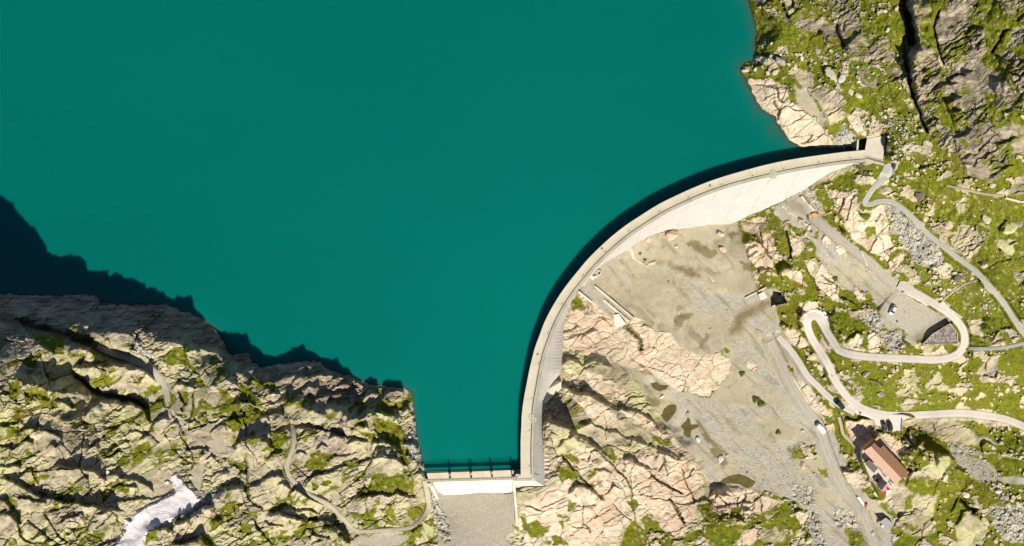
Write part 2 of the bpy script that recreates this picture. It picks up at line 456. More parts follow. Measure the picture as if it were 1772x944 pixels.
# ground cover, painted in order: kind, feather px | outline.  kinds: r cream rock, p pink rock, b grey-brown rock (along the left lake bank: shade put into the colour),
# g turf, m turf with loose rock, v gravel, s silt, w wet mud, c scree
COVER = """
m 3|. 1284,-3200 5300,-3200 5300,4100 1200,4100 1205,930 1240,860 1300,600 1282,390 1340,350 1480,290 1480,255 1280,250
b 4|. 1566,-3200 5300,-3200 5300,340 1780,345 1720,322 1672,297 1640,262 1600,227 1590,192 1572,150 1568,80
v 2.5|. 1010,490 1050,440 1085,425 1180,385 1285,375 1300,440 1300,500 1345,500 1347,560 1390,640 1425,710 1450,770 1480,840 1550,900 1545,990 1440,990 1400,900 1380,870 1330,850 1230,850 1215,800 1170,770 1130,700 1060,610 975,540
v 2|. 752,852 895,850 895,910 880,930 910,1000 760,1000
v 9|M 470,10 700,-40 1000,-10 900,30 700,120 640,240 600,200 500,100
v 8|M 1440,120 1640,150 1772,330 1600,470 1440,330 1400,230
v 9|P 60,260 340,180 540,240 570,420 640,560 420,520 360,420 240,560 100,480
v 9|P 380,580 520,700 640,930 600,1100 420,1000 300,760
s 7|. 1080,440 1150,402 1200,392 1280,386 1287,430 1300,460 1310,490 1300,510 1250,505 1215,500 1200,470 1150,455 1100,465 1085,450
s 8|M 640,230 800,90 1000,30 1250,20 1400,80 1420,250 1400,350 1300,430 1200,480 1150,560 1050,570 950,460 880,350 700,280
s 9|M 1230,560 1300,480 1480,420 1700,430 1800,560 1800,720 1650,830 1500,800 1400,760 1250,650
s 2|P 370,500 480,540 640,680 760,850 780,940 640,930 570,850 480,650 400,580
s 7|K 420,30 800,130 900,200 1100,280 1250,300 1200,420 900,470 700,420 500,300 420,220
s 9|K 1000,560 1200,560 1420,660 1500,760 1300,800 1100,760
s 5|N 330,800 500,700 430,640 380,700
w 3|N 1050,500 1120,460 1330,600 1280,640 1130,590
w 4|K 590,850 700,850 760,910 640,950
w 4|L 600,0 700,20 740,100 780,150 720,190 660,90
w 3|N 1420,420 1500,380 1540,420 1450,460
w 3|N 1560,680 1650,680 1690,740 1600,770
w 3|M 1240,470 1330,380 1440,400 1400,440 1320,470 1340,530 1260,520
w 7|K 420,180 560,190 680,280 620,300 480,240
w 6|N 880,700 1100,740 1150,800 1080,830
w 5|M 1470,760 1560,580 1600,600 1520,740
w 7|P 180,340 400,240 520,200 500,260 260,420 240,520 120,540
w 3|K 470,560 560,700 700,850 620,850 500,700
w 3|K 0,340 150,420 120,460 0,400
w 3|L 540,130 480,160 600,110
p 2|M 200,520 260,350 370,230 480,300 700,500 800,520 870,420 960,470 1080,590 1200,560 1290,700 1480,810 1660,770 1800,860 1772,1000 1600,1200 1300,1150 1100,1000 900,950 600,850 430,800 200,700
p 2|K -40,-20 360,-20 350,40 410,200 340,300 200,260 100,150 -40,110
p 2|K 370,-20 770,-10 810,130 690,160 520,90
p 2|K 930,10 1000,40 1070,100 1040,140 960,90
p 2|K 1290,20 1360,50 1330,120 1400,170 1500,230 1620,330 1600,420 1500,440 1440,330 1340,180 1300,120
p 2|K 1510,460 1660,420 1772,520 1700,560 1520,480
p 2|K 1660,520 1772,480 1800,700 1720,720
p 1.5|N 470,560 510,540 560,640 640,690 760,655 730,700 660,720 560,670
p 1.5|N 1240,820 1310,880 1290,890
r 4|I 450,0 640,0 760,120 1000,280 1240,280 1420,420 1740,700 1772,800 1772,941 450,941
b 6|I 440,190 520,210 640,250 760,300 900,420 860,520 780,560 720,590 600,540 460,490
p 2|I 640,0 860,0 1000,60 1220,150 1230,280 1060,270 1000,210 840,140
p 2|I 1180,400 1420,440 1720,680 1740,740 1560,680 1400,560
p 3|I 740,280 1000,330 1140,420 1130,560 960,500 840,380
p 3|J 240,520 400,480 600,320 640,260 760,330 870,330 1000,150 1200,100 1540,20 1772,100 1772,880 1500,800 1320,690 1200,760 1150,980 280,980 200,700
p 3|J 500,140 640,70 820,0 960,20 880,200 780,280 640,160 520,190
p 2|L -20,0 300,110 480,170 560,400 500,500 470,620 430,720 350,790 370,870 200,820 60,650 -20,700
p 2|L 600,470 760,355 960,395 1080,455 1270,510 1250,560 1090,640 960,680 840,600 700,640 620,580
p 1.5|L 1420,640 1560,600 1590,690 1490,800
p 2|L 820,880 1040,740 1120,780 1010,930 860,950
r 2|L 1120,800 1340,800 1330,870 1200,920 1100,900
r 2|L 1380,880 1460,800 1560,941 1380,960
p 2|L 1640,850 1720,930 1700,960 1650,950
m 4|O 210,290 330,230 560,140 800,20 1000,0 1300,300 1640,700 1772,941 400,941 320,700 240,430
v 4|O 550,150 800,30 900,150 1100,340 1300,540 1560,740 1800,960 1240,960 1080,780 980,620 820,430 600,260
v 4|P 1560,200 1772,100 1772,480 1640,500 1580,420
p 1.5|O 280,520 400,500 520,660 540,740 400,750 320,680
p 1.5|O 240,290 480,230 480,350 420,380 340,420 260,380
p 1.5|O 400,400 520,420 580,560 600,680 520,640 440,520
p 1.5|O 690,390 800,450 830,590 720,640
p 1.5|O 820,650 950,660 1060,760 1150,930 1020,950 900,800
p 1.5|O 670,780 800,780 900,900 850,950 700,850
p 1.5|O 580,130 720,210 910,340 910,420 820,330 750,270
p 1.5|O 1140,500 1220,560 1240,640 1160,630
p 1.5|O 1040,440 1110,490 1060,530 1000,480
p 2|O 1050,0 1180,0 1320,0 1310,250 1340,200 1480,250 1560,130 1610,130 1680,470 1700,540 1640,670 1480,580 1300,470 1240,320 1200,240
p 1.5|P 920,20 1080,60 1230,230 1150,230 1000,120
p 1.5|P 790,240 960,230 980,280 830,340 790,360
p 1.5|P 680,540 760,480 850,580 900,640 800,690 700,600
p 1.5|P 1330,80 1450,210 1380,240 1300,120
p 1.5|P 1340,320 1420,290 1430,350
p 1.5|P 1260,620 1350,530 1410,640 1330,700
p 1.5|P 1450,570 1520,530 1600,610 1550,720 1480,720
p 1.5|P 930,830 1010,840 1020,910 960,900
p 2|P 980,540 1040,600 1110,700 1060,720 1000,650
p 2|R 120,50 300,50 350,20 480,100 520,200 480,260 580,260 700,370 860,490 950,640 940,700 660,700 560,645 480,565 430,475 400,405 320,355 260,305 190,200
r 1.5|R 560,-20 760,-20 760,110 690,120
r 1.5|Q 555,720 720,660 770,700 760,830 710,850 580,770
r 1.5|R 720,150 820,90 900,120 1000,150 1090,260 1050,340 1100,380 1000,460 920,470 850,320
s 3|R 580,110 700,140 800,300 900,430 860,490 700,350 600,250
c 3|R 950,620 1050,470 1180,600 1150,700 940,700
p 2|R 1080,400 1200,400 1290,520 1260,590 1180,560
b 1.5|Q 920,-20 1200,-20 1220,300 1340,350 1480,350 1500,430 1560,560 1440,640 1300,620 1080,480 930,470 850,330 860,240 960,220
b 1.5|Q 300,90 480,160 700,80 900,210 830,300 600,280 480,190 340,130
b 1.5|Q 140,-20 360,-20 270,60
b 1.5|Q 1190,640 1280,680 1410,800 1340,860 1220,780
b 1.5|Q 1440,720 1540,650 1640,700 1540,800
r 1.5|Q 230,270 380,270 490,340 470,370 390,340 260,310
m 1.5|Q 1200,0 1500,0 1480,180 1420,240 1380,150 1300,200
g 2|Q 1490,-20 1590,-20 1640,330 1640,560 1600,560 1500,430 1480,340 1340,330 1220,290 1210,120 1300,220 1420,240 1500,150
g 2|Q 190,60 290,80 450,190 560,260 830,310 900,460 620,500 420,400 240,380 230,300
g 2|S 760,220 900,200 920,320 960,470 850,460 790,390 760,300
g 2|S 1270,170 1540,60 1640,180 1700,200 1800,180 1800,240 1660,300 1640,400 1560,540 1600,640 1720,860 1640,840 1520,700 1400,520 1400,400 1380,280 1270,230
g 2|S 1640,450 1800,400 1800,560 1700,560
g 2|S 1310,-20 1500,-20 1560,80 1400,140 1330,60
g 2|S 820,-20 1050,-20 960,90 900,200 780,200 900,80
m 2|S 960,480 1040,640 1040,780 980,720 940,600
g 2|S 1440,460 1380,520 1340,560 1420,640 1520,700 1560,640 1480,560
g 2|T 1380,0 1500,0 1510,320 1440,260 1420,120
g 2|T 900,160 1000,60 1060,180 1080,280 1170,350 1150,400 1080,380 980,300
m 3|T 1560,200 1800,120 1800,330 1640,300
m 3|T 1440,900 1640,620 1800,560 1800,740 1600,960
m 3|T 1080,470 1090,590 1160,640 1220,740 1280,820 1420,820 1460,960 1000,960 980,760 1000,560
g 2|R 1000,40 1100,60 1300,150 1500,60 1650,130 1740,300 1640,380 1540,330 1300,230 1240,300 1100,360 1050,300 1100,220
r 1.5|R 1620,230 1720,220 1730,310 1700,330
g 2|U 560,20 800,60 1000,60 1000,260 860,240 700,160
g 3|U 900,280 1100,200 1400,200 1800,280 1800,960 1340,941 1240,800 1440,600 1420,500 1300,480 1000,440
g 3|V 1330,60 1680,0 1700,120 1720,300 1640,360 1500,240 1400,100
g 3|V 1000,330 1200,180 1330,170 1400,260 1560,330 1640,480 1560,560 1380,560 1200,470 1080,400
g 2|V 1250,660 1460,680 1440,760 1260,760
g 3|V 1400,560 1640,500 1772,700 1600,760
b 1.5|V 1690,80 1800,0 1800,240 1720,180
c 2.5|U 430,290 560,330 800,560 1000,760 1000,870 850,900 740,860 600,660 520,540 480,420
r 1.5|U 1080,620 1180,480 1240,500 1300,550 1400,640 1320,760 1240,820 1120,740
r 1.5|U 1120,260 1200,220 1250,250 1200,360 1120,390
p 1.5|U 800,450 920,290 900,400 830,480
r 1.5|U 870,520 960,470 1000,520 1000,600 900,560
p 1.5|U 510,830 610,750 640,790 570,890
p 1.5|U 860,720 960,690 980,740 900,790
r 1.5|U 1490,640 1560,630 1700,650 1620,750 1530,740
r 1.5|V 1220,520 1360,500 1390,560 1340,620 1420,660 1380,690 1260,650
r 1.5|V 1440,760 1540,620 1530,690 1590,720 1520,770
r 1.5|V 1570,610 1650,600 1740,680 1690,740
r 2|V 1400,941 1480,840 1540,860 1530,960
p 2|V 850,850 1000,770 1060,860 900,870
c 3|V 420,640 600,620 640,760 540,830 440,780
v 4|V 280,130 560,180 720,300 560,370 430,440 330,330
v 3|V 680,480 960,430 1060,530 900,640 700,740 640,690
c 3|P 1380,380 1560,300 1600,480 1560,530 1400,430
c 3|O 830,0 940,0 1000,180 940,190
c 2|H 990,380 1070,470 1180,700 1225,890 1140,910 1050,640 1030,540
c 2|G 860,600 900,700 945,960 840,960 790,800
c 3|A 1250,830 1250,720 1300,620 1400,640 1330,740 1480,860 1400,870
c 3|F 150,500 400,380 520,400 420,520 200,720
s 4|E -20,60 80,180 180,280 320,330 420,320 540,420 570,450 440,470 300,400 180,330 100,260
s 3|E 780,280 1000,220 1180,160 1340,190 1500,240 1700,280 1600,300 1420,230 1180,220 960,260
s 3|E 150,640 240,540 320,560 260,860 180,780
s 3|B 1600,420 1680,540 1800,660 1800,740 1680,600
m 3|W 240,0 420,20 560,160 560,280 700,220 900,160 960,110 1100,80 1400,40 1500,180 1700,230 1800,300 1800,480 1500,520 1400,460 1100,440 1060,390 900,350 860,470 700,490 560,440 450,270 330,100
g 3|W 1090,290 1340,310 1300,440 1100,420
g 2|W 560,280 700,220 860,170 820,300 850,380 860,460 700,480 580,420
g 2|W 250,0 420,20 560,170 540,280 440,250 330,100
r 1.5|W 1100,240 1240,130 1280,190 1180,300 1140,310
r 1.5|W 1200,270 1260,220 1340,270 1280,310
r 1.5|W 930,200 1000,150 1060,180 940,330 850,360 840,320
r 1.5|W 860,460 920,360 1050,400 990,480 900,500
r 1.5|W 1600,130 1700,20 1800,-40 1800,190 1700,180
r 1.5|W 1420,240 1560,230 1580,270 1430,270
r 4|W 960,570 1300,540 1700,590 1800,640 1800,820 1500,820 1320,800 1100,680
m 4|W 1440,600 1640,590 1800,700 1800,800 1560,700
p 3|W 330,620 560,600 640,690 800,760 980,900 800,941 560,960 480,900 400,760
c 3|W 1320,820 1480,830 1660,900 1400,960
r 3|X 460,400 620,340 1000,60 1080,90 1000,300 880,700 920,760 840,870 640,820 480,660
v 3|X 1050,60 1150,60 1300,100 1500,170 1550,280 1700,270 1800,300 1800,360 1500,330 1350,330 1230,240
g 3|X 620,320 760,280 1000,320 1040,440 800,470 700,440 660,430
g 3|X 1030,200 1100,150 1200,250 1180,340 1060,330
g 3|X 940,760 1000,560 1120,340 1200,440 1200,560 1100,640 1000,760 920,800
m 3|X 1300,340 1800,380 1800,960 1440,960 1440,800 1300,620 1200,470
c 3|X 1440,560 1800,560 1800,900 1600,900 1500,780
g 2|X 440,600 540,610 590,650 500,660
g 2|X 630,490 700,450 720,590 640,600
g 3|X 1370,60 1500,60 1700,120 1660,260 1520,230
g 2|X 590,740 760,740 700,800
m 3|X 500,740 620,880 900,880 1100,960 500,960
r 1.5|X 1120,760 1270,605 1440,800 1380,960 1130,960
g 3|X 50,780 200,800 280,941 100,960
c 3|L 1400,350 1600,400 1560,560 1380,500
c 3|L 1540,560 1640,640 1720,960 1560,960
c 3|X -40,560 140,620 190,760 60,780 -40,760
p 2|X 0,200 150,230 300,330 320,400 160,380 0,300
m 3|K 1350,850 1480,800 1600,860 1640,960 1380,960
g 3|L 1640,210 1720,200 1740,290 1660,260
g 1.5|W 280,760 380,800 430,900 400,941 320,870
g 1.5|W 120,540 240,540 240,620 180,640
g 1.5|D 0,320 150,340 220,430 280,540 330,600 220,600 190,560 240,500 120,400 0,380
g 1.5|D 380,600 480,620 560,700 640,760 650,860 560,890 420,840 240,820 250,720 320,760 400,800 500,780 460,700
g 1.5|D 520,450 600,510 740,590 820,620 1000,620 1120,580 1180,520 1100,500 960,560 820,520 740,440 720,520 700,560 560,500
g 1.5|D 640,560 740,620 840,740 880,830 800,800 720,740 640,720
g 1.5|D 60,650 140,700 110,780 80,740
g 1.5|D 1020,740 1080,840 1110,900 1060,850
g 1.5|D 340,380 380,290 430,320 420,400
g 1.5|D 1180,470 1300,450 1340,490 1240,500
g 1.5|D 1230,620 1380,610 1300,650
g 1.5|D 1440,870 1590,840 1500,930
g 1.5|D 400,420 510,440 420,560 370,590 440,480
g 1.5|E 900,390 1000,420 1130,430 1080,560 1060,460 940,440
g 1.5|E 1260,580 1340,440 1420,440 1480,560 1440,640 1340,620
g 1.5|E 1420,480 1500,460 1540,520 1440,560
g 1.5|E 1320,740 1400,780 1340,830
g 1.5|E 1420,720 1480,740 1460,790
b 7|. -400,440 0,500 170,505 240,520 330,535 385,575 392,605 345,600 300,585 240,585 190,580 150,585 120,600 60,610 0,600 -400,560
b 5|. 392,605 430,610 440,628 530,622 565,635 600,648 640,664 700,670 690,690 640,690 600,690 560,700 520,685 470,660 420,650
g 2|A 640,600 720,580 700,640 800,650 780,680 680,650
m 1.5|E 40,70 150,100 100,130
m 1.5|E 240,60 340,110 330,190 250,150
g 1.5|E 640,450 720,480 680,500
m 1.5|E 520,520 700,560 640,700 540,680
m 1.5|E 660,740 720,760 740,900 690,820
m 2|F 260,850 380,860 420,941 250,950
m 2|F 620,720 760,740 740,850 560,820
g 1.5|F 660,620 780,610 860,640 740,655
g 1.5|F 900,600 1000,565 1050,600 940,625
g 1.5|F 690,910 860,900 840,950 700,950
g 1.5|F 1580,760 1700,840 1690,900 1620,830
g 1.5|H 450,260 560,240 620,270 700,260 780,240 870,300 860,450 780,470 640,440 540,440 400,440 330,410 440,370 470,300
s 1.5|H 60,430 130,430 180,510 130,550 80,490
g 1.5|H 540,600 620,540 690,590 680,650 740,740 600,740 640,680
g 1.5|H 790,560 860,570 960,610 880,710 800,660
g 1.5|H 280,620 380,640 390,710 290,700
g 1.5|H 310,740 400,750 380,775
g 2|H 200,130 330,110 320,200 230,200
g 1.5|H 690,-40 780,0 830,150 810,200 700,60
g 1.5|H 140,780 230,820 280,880 240,900 160,800
g 1.5|H 970,720 1060,680 1080,780 1000,750
g 1.5|H 330,260 400,230 420,300 350,300
g 1.5|H -10,300 50,320 40,370 -10,360
v 3|H 280,860 500,830 840,830 820,860 700,941 300,950
g 1.5|G 480,560 620,590 700,650 780,700 800,780 700,860 600,820 540,760 480,680
g 1.5|G 650,490 760,400 820,340 830,400 740,500
g 1.5|G 490,290 600,280 590,320 500,330
g 1.5|G 10,540 150,510 60,600
g 1.5|G 340,700 480,720 470,780 400,760
g 1.5|G 690,860 800,860 840,941 760,941
s 2|G -20,670 120,680 260,730 420,790 300,770 160,720
g 1.5|B 80,250 200,190 190,300 160,440 100,350
g 1.5|B 230,300 330,260 460,310 470,370 550,430 540,470 420,470 330,380 250,440
g 1.5|B 650,440 790,400 700,480
g 1.5|B 1030,200 1100,155 1040,275
g 1.5|B 1250,150 1320,220 1290,230
g 1.5|B 840,640 920,640 860,720
g 1.5|B 1600,0 1800,0 1800,60
g 1.5|B 1640,130 1760,200 1700,210
g 1.5|B 1720,320 1800,330 1760,440
g 1.5|B 200,620 280,640 400,670 240,670
g 1.5|B 1700,520 1772,530 1772,560
g 1.5|B 660,610 740,580 730,640
g 1.5|A 640,600 720,580 700,640 800,650 780,680 680,650
g 1.5|A 700,850 830,840 780,890
g 1.5|A 1540,880 1660,800 1800,760 1800,941 1600,960
g 2|A 280,660 560,640 640,700 600,860 540,860 400,760
g 1.5|C 60,470 130,480 160,600 220,700 190,730 110,590
g 1.5|C 370,400 440,440 470,480 400,440
g 1.5|C 220,130 260,200 330,190 250,230
g 1.5|C 170,720 220,800 220,860 180,800
g 1.5|J 560,180 700,160 780,270 760,330 680,290 620,340 590,240
g 1.5|J 610,70 700,60 800,110 780,160 680,120
g 1.5|J 880,230 960,190 960,240 880,300
g 1.5|J 1020,20 1120,30 1180,120 1120,160
g 1.5|J 850,330 920,340 940,360 880,375
g 1.5|J 1200,340 1240,380 1180,390
g 1.5|J 680,510 750,550 700,620 670,600
g 1.5|J 570,640 690,660 640,700
g 1.5|J 600,720 690,700 640,790
g 1.5|J 200,650 270,640 300,720 380,690 430,760 510,760 490,810 400,880 300,870 240,720
g 1.5|J 530,860 600,850 660,920 540,950
g 1.5|J 430,900 520,910 500,950
g 1.5|J 1180,960 1210,830 1310,690 1400,780 1470,960
g 1.5|J 1370,680 1480,640 1570,760 1700,870 1800,870 1800,960 1500,960 1480,870 1420,780
g 1.5|J 1260,520 1300,480 1350,540 1310,620
g 1.5|J 150,740 240,790 260,820 180,780
g 1.2|J 960,460 1080,420 1080,440 980,480
g 1.2|J 760,310 860,360 900,390 800,350
g 1.5|I 1020,730 1100,760 1130,830 1060,820
g 1.5|I 1470,590 1520,620 1640,660 1680,730 1560,710 1490,670
g 1.5|I 640,290 700,270 700,310 660,320
m 1.5|L -20,640 80,680 130,760 40,700
m 1.5|L -20,770 130,800 300,870 440,800 560,800 700,930 -20,960
g 1.5|L 560,780 680,690 860,680 1000,700 1240,690 1360,690 1380,780 1250,770 1050,720 860,690 700,720
g 2|L 600,800 850,740 960,750 880,860 800,960 600,960
g 1.5|L 790,590 920,560 880,640 800,640
g 1.5|L 1130,640 1240,540 1270,580 1180,650
g 1.5|L 1340,590 1440,600 1420,640 1350,650
g 1.5|L 1380,760 1450,790 1400,860
g 1.5|L 480,560 600,520 600,660 700,690 560,720
m 2|L 1360,40 1480,-20 1600,-20 1620,80 1400,90
g 1.5|M 240,300 350,220 385,290 380,370 280,380
g 2|M 1690,760 1772,720 1772,780 1720,790
m 2|O 460,200 530,220 560,320 700,280 720,350 860,390 960,560 940,600 840,460 600,400 620,500 560,470 480,340
g 1.5|O 480,210 540,230 560,320 540,370 490,350
g 1.5|O 560,400 620,440 600,520 560,470
g 1.5|O 740,350 850,380 830,420 760,390
g 1.5|O 970,80 1070,50 1110,180 1050,190 1000,140
g 1.5|O 1340,180 1480,240 1460,270 1390,260
g 1.5|O 1420,360 1510,340 1530,400 1450,460
g 1.5|O 830,580 930,640 860,640
g 1.5|O 580,560 640,540 670,620 620,610
g 1.5|O 760,650 820,660 850,750 740,770
g 1.5|O 850,740 940,850 900,920 840,860
g 1.5|O 1450,620 1600,690 1560,700
g 1.5|O 910,400 970,390 970,450 930,440
g 1.5|O 1330,30 1420,0 1420,60 1350,130
g 1.5|P 640,200 760,220 780,280 770,440 680,440 660,320
g 1.5|P 980,190 1080,220 1180,400 1160,420 1050,290 960,250
g 1.5|P 1160,100 1250,110 1390,290 1300,280
m 1.5|P 1060,740 1200,760 1400,800 1450,880 1300,960 1200,860
g 1.5|P 580,20 800,40 920,110 800,100 650,60
g 1.5|P 890,430 940,410 990,500 920,520
g 1.5|P 620,540 700,640 840,700 800,730 700,680
g 1.5|P 1390,560 1460,500 1450,560 1410,600
m 1.5|P 1180,400 1300,440 1250,620 1180,600
"""
# roads and tracks: kind, name, width px | line
ROADS = """
road 13.5|V 570,175 700,240 880,340 1050,450 1150,540 1210,650 1200,780 1120,865 950,905 700,890 400,880 150,860 0,815 P 1140,650 1060,530 1015,435 960,365 895,375 860,440 900,560 960,660 1050,790 1120,941 W 200,120 290,280 420,430 560,505 720,540 900,552 1150,537 1400,522 1560,530 1661,543 1883,576 2060,653 2200,700
road 11|P 590,565 700,680 800,820 860,935 W 120,300 220,400 340,470 440,520
gravel_track 13|O 1740,930 1560,750 1400,615 1200,475 1100,385 980,290 930,250
mountain_path 9.5|T 470,750 400,820 U 490,10 400,70 320,150 270,230 235,290 300,300 380,265 500,265 600,325 720,435 830,560 960,665 1080,765 1200,855 1320,941 V 1320,60 1420,170 1500,260 1590,370 1660,480 1720,580 1800,680
mountain_path 6|V 1240,790 1500,795 1650,770 1800,735
footpath 3|V 975,350 1050,280 1130,220 1230,160 1340,130
footpath 4|U 1030,115 1200,150 1350,190 1570,215
gravel_track 10|A 930,770 1060,830 1230,885 1400,960 B 1400,65 1480,135 1560,225 1595,310 1610,420
footpath 6.5|E 1130,190 1160,300 1150,420 1100,520 1080,610 1120,700 1200,790 1300,870 1450,935 F 1520,570 1600,660 1700,745 H 250,770 350,810 500,800 700,790 850,770 940,690 1000,600 1010,500 985,400 968,320
footpath 5|W 285,560 310,640 320,720 380,780 440,840 490,900 X 190,110 220,180 330,320
gravel_track 15|. 1332,590 1356,640 K 1400,290 1500,460 1600,570 1660,700 1700,850 X 0,340 100,480 200,600 260,720 310,850 340,960
"""
PUDDLES = """
I 1470,130 1530,110 1560,140 1650,145 1620,185 1550,205 1500,180
K 130,550 160,480 210,440 280,440 280,500 240,560 190,615 150,590
K 310,650 360,610 390,560 410,570 420,630 500,630 490,660 420,690 420,750 390,765 345,730 350,680
L 650,360 740,290 820,260 880,250 960,280 1045,330 1000,380 950,392 880,352 800,345 730,350
"""
SNOW = pts(". 190,952 205,932 216,915 216,899 226,899 233,886 249,877 264,870 282,861 302,850 299,836 294,824 300,818 306,817 320,834 336,849 349,863 340,876 328,886 312,893 298,901 280,908 258,922 251,934 250,952")
# ------------------------------------------------------------------ base relief
cp = np.array([[float(v) for v in t.split(',')] for t in CTRL.split()])
def tps_fit(c):
    p = c[:, :2] / 500.0
    r2 = ((p[:, None] - p[None]) ** 2).sum(-1)
    K = np.where(r2 > 0, .5 * r2 * np.log(np.maximum(r2, 1e-12)), 0) + np.eye(len(p)) * 2e-4
    A = np.zeros((len(p) + 3,) * 2)
    A[:-3, :-3] = K; A[:-3, -3] = 1; A[:-3, -2:] = p; A[-3, :-3] = 1; A[-2:, :-3] = p.T
    return p, np.linalg.solve(A, np.r_[c[:, 2], 0, 0, 0])
_tp, _tw = tps_fit(cp)
def base_at(x, y):
    x = np.asarray(x) / 500.0; y = np.asarray(y) / 500.0
    z = _tw[-3] + _tw[-2] * x + _tw[-1] * y
    for (a, b), w in zip(_tp, _tw[:-3]):
        r2 = (x - a) ** 2 + (y - b) ** 2
        z = z + w * .5 * r2 * np.log(np.maximum(r2, 1e-12))
    return z
# evaluate on a coarse lattice and interpolate: the base relief is smooth
_cu = np.unique(np.r_[np.linspace(GU[0], -200, 60), np.arange(-200, 2000, 7.0), np.linspace(2000, GU[-1], 60)])
_cv = np.unique(np.r_[np.linspace(GV[0], -200, 60), np.arange(-200, 1150, 7.0), np.linspace(1150, GV[-1], 60)])
_cb = base_at(*np.meshgrid(_cu, _cv))
def _bil(cu, cv, f, x, y):
    i = np.clip(np.searchsorted(cu, x) - 1, 0, len(cu) - 2); j = np.clip(np.searchsorted(cv, y) - 1, 0, len(cv) - 2)
    a = np.clip((x - cu[i]) / (cu[i + 1] - cu[i]), 0, 1); b = np.clip((y - cv[j]) / (cv[j + 1] - cv[j]), 0, 1)
    return f[j, i] * (1 - a) * (1 - b) + f[j, i + 1] * a * (1 - b) + f[j + 1, i] * (1 - a) * b + f[j + 1, i + 1] * a * b
BASE = np.clip(_bil(_cu, _cv, _cb, PX, PY), -70, 160)

lake = inside(LAKE, SX, SY)
sh = np.full(SH, 1e9)
for p in (SHORE_LEFT, SHORE_RIGHT):
    d, _, _ = line_field(p, SX, SY); sh = np.minimum(sh, d)
kshore = np.where(PX < 800, 2.4, 1.1) * .2
Z = np.where(lake, np.maximum(ZW - .12 - .16 * sh, ZW - 26), np.minimum(BASE, ZW + .25 + kshore * sh))
Z = np.where(~lake & (PX > 900) & (sh > 60), BASE, Z)
Z = np.where(~lake & (sh < 14), np.maximum(Z, ZW + .2 + .05 * sh), Z)
LANDZ = Z.copy()

# ------------------------------------------------------------------ scarps and joints
ADD = np.zeros(SH)
for ln in SCARPS.strip().splitlines():
    a, b = ln.split('|'); h, w, L = (float(t) for t in a.split()); p = pts(b)
    sl = bbox(p, 3.2 * L + w + 6)
    d, sd, fr = line_field(p, WX[sl], WY[sl])
    f = sstep(0, .13, fr) * sstep(0, .13, 1 - fr)
    prof = np.where(sd >= 0, np.exp(-d / L), sstep(-w, 0, -d))
    ADD[sl] += .82 * h * f * prof * np.clip(1 + .35 * pn(PX[sl] / 16, PY[sl] / 16, 61), .5, 1.4)
CRK = np.zeros(SH)
for ln in CRACKS.strip().splitlines():
    a, b = ln.split('|'); h, w = (float(t) for t in a.split()); p = pts(b)
    sl = bbox(p, 3 * w + 8)
    d, sd, fr = line_field(p, WX[sl], WY[sl])
    g = np.exp(-(d / (w * .62)) ** 2) * sstep(0, .08, fr + .03) * sstep(0, .08, 1.03 - fr)
    ADD[sl] -= h * g
    CRK[sl] = np.maximum(CRK[sl], g)

# ------------------------------------------------------------------ cover
KINDS = 'rpbgmvswc'
COV = {k: np.zeros(SH, np.float32) for k in KINDS}
COV['r'][:] = 1
_edge = (1.6 * pn(PX / 9, PY / 9, 31) + 1.2 * pn(PX / 3.4, PY / 3.4, 32)).astype(np.float32)
for ln in COVER.strip().splitlines():
    a, b = ln.split('|'); k, f = a.split(); f = float(f); p = pts(b)
    sl = bbox(p, 4 * f + 8)
    x, y = WX[sl], WY[sl]
    d = poly_sd(p, x, y)
    e = _edge[sl] * (1.5 if k in 'gmsw' else 1.0)
    w = sstep(-f, f, d + e).astype(np.float32)
    for q in KINDS: COV[q][sl] *= 1 - w
    COV[k][sl] += w

# ------------------------------------------------------------------ surface texture (land only)
LM = (~lake | (sh < 25)) & near
lx, ly = PX[LM], PY[LM]
wx, wy = WX[LM], WY[LM]
cov = {k: COV[k][LM] for k in KINDS}
h1, q1, d1, e1 = facet(wx, wy, 62, -28, 1.9, 101, 1.5, .7)
h2, q2, d2, e2 = facet(wx, wy, 25, -32, 2.0, 102, 1.25, .55)
h3, q3, d3, e3 = facet(wx, wy, 9.5, -30, 1.9, 103, 1.05, .5)
h4, q4, d4, e4 = facet(lx, ly, 4.6, -25, 1.5, 104, 1.0, .5)
hf, qf, df, ef = facet(wx, wy, 6.0, -30, 3.6, 108, 1.2, .6)
hg, qg, dg, eg = facet(wx, wy, 6.5, -38, 5.5, 109, 1.2, .6)
hb, qb, db, eb = facet(wx, wy, 15, -36, 4.0, 105, 1.2, .6)
hc, qc, dc, ec = facet(lx, ly, 5.2, 20, 1.15, 106, .8, 1.0)
hs, qs, ds, es = facet(lx, ly, 8.5, 35, 1.2, 107, .5, 1.0)
fb1 = fbm(lx / 55, ly / 55, 41, 3); fb2 = fbm(lx / 13, ly / 13, 45, 3); fb3 = pn(lx / 4, ly / 4, 49)
rough = np.clip(.62 + 1.7 * pn(lx / 75, ly / 60, 60), .16, 1.35)      # some slabs broken, some smooth
left = sstep(860, 760, lx)
def beds(ang, P, seed, warp=.5):
    """stepped strata: gentle dip towards the sun, short drop on the far side, broken along the strike"""
    c, s_ = math.cos(math.radians(ang)), math.sin(math.radians(ang))
    a = wx * c + wy * s_; b = -wx * s_ + wy * c
    ph = b / P + warp * pn(a / (P * 2.5), b / (P * 1.5), seed) + .35 * pn(lx / (P * .8), ly / (P * .8), seed + 3)
    k = np.floor(ph); f = ph - k
    amp = np.clip(.55 + 1.1 * pn(a / (P * 3.2), k * 7.7 + .5, seed + 1), 0, 1.2)
    return (1 - f) * amp * sstep(0, .10, f) - .45 * amp
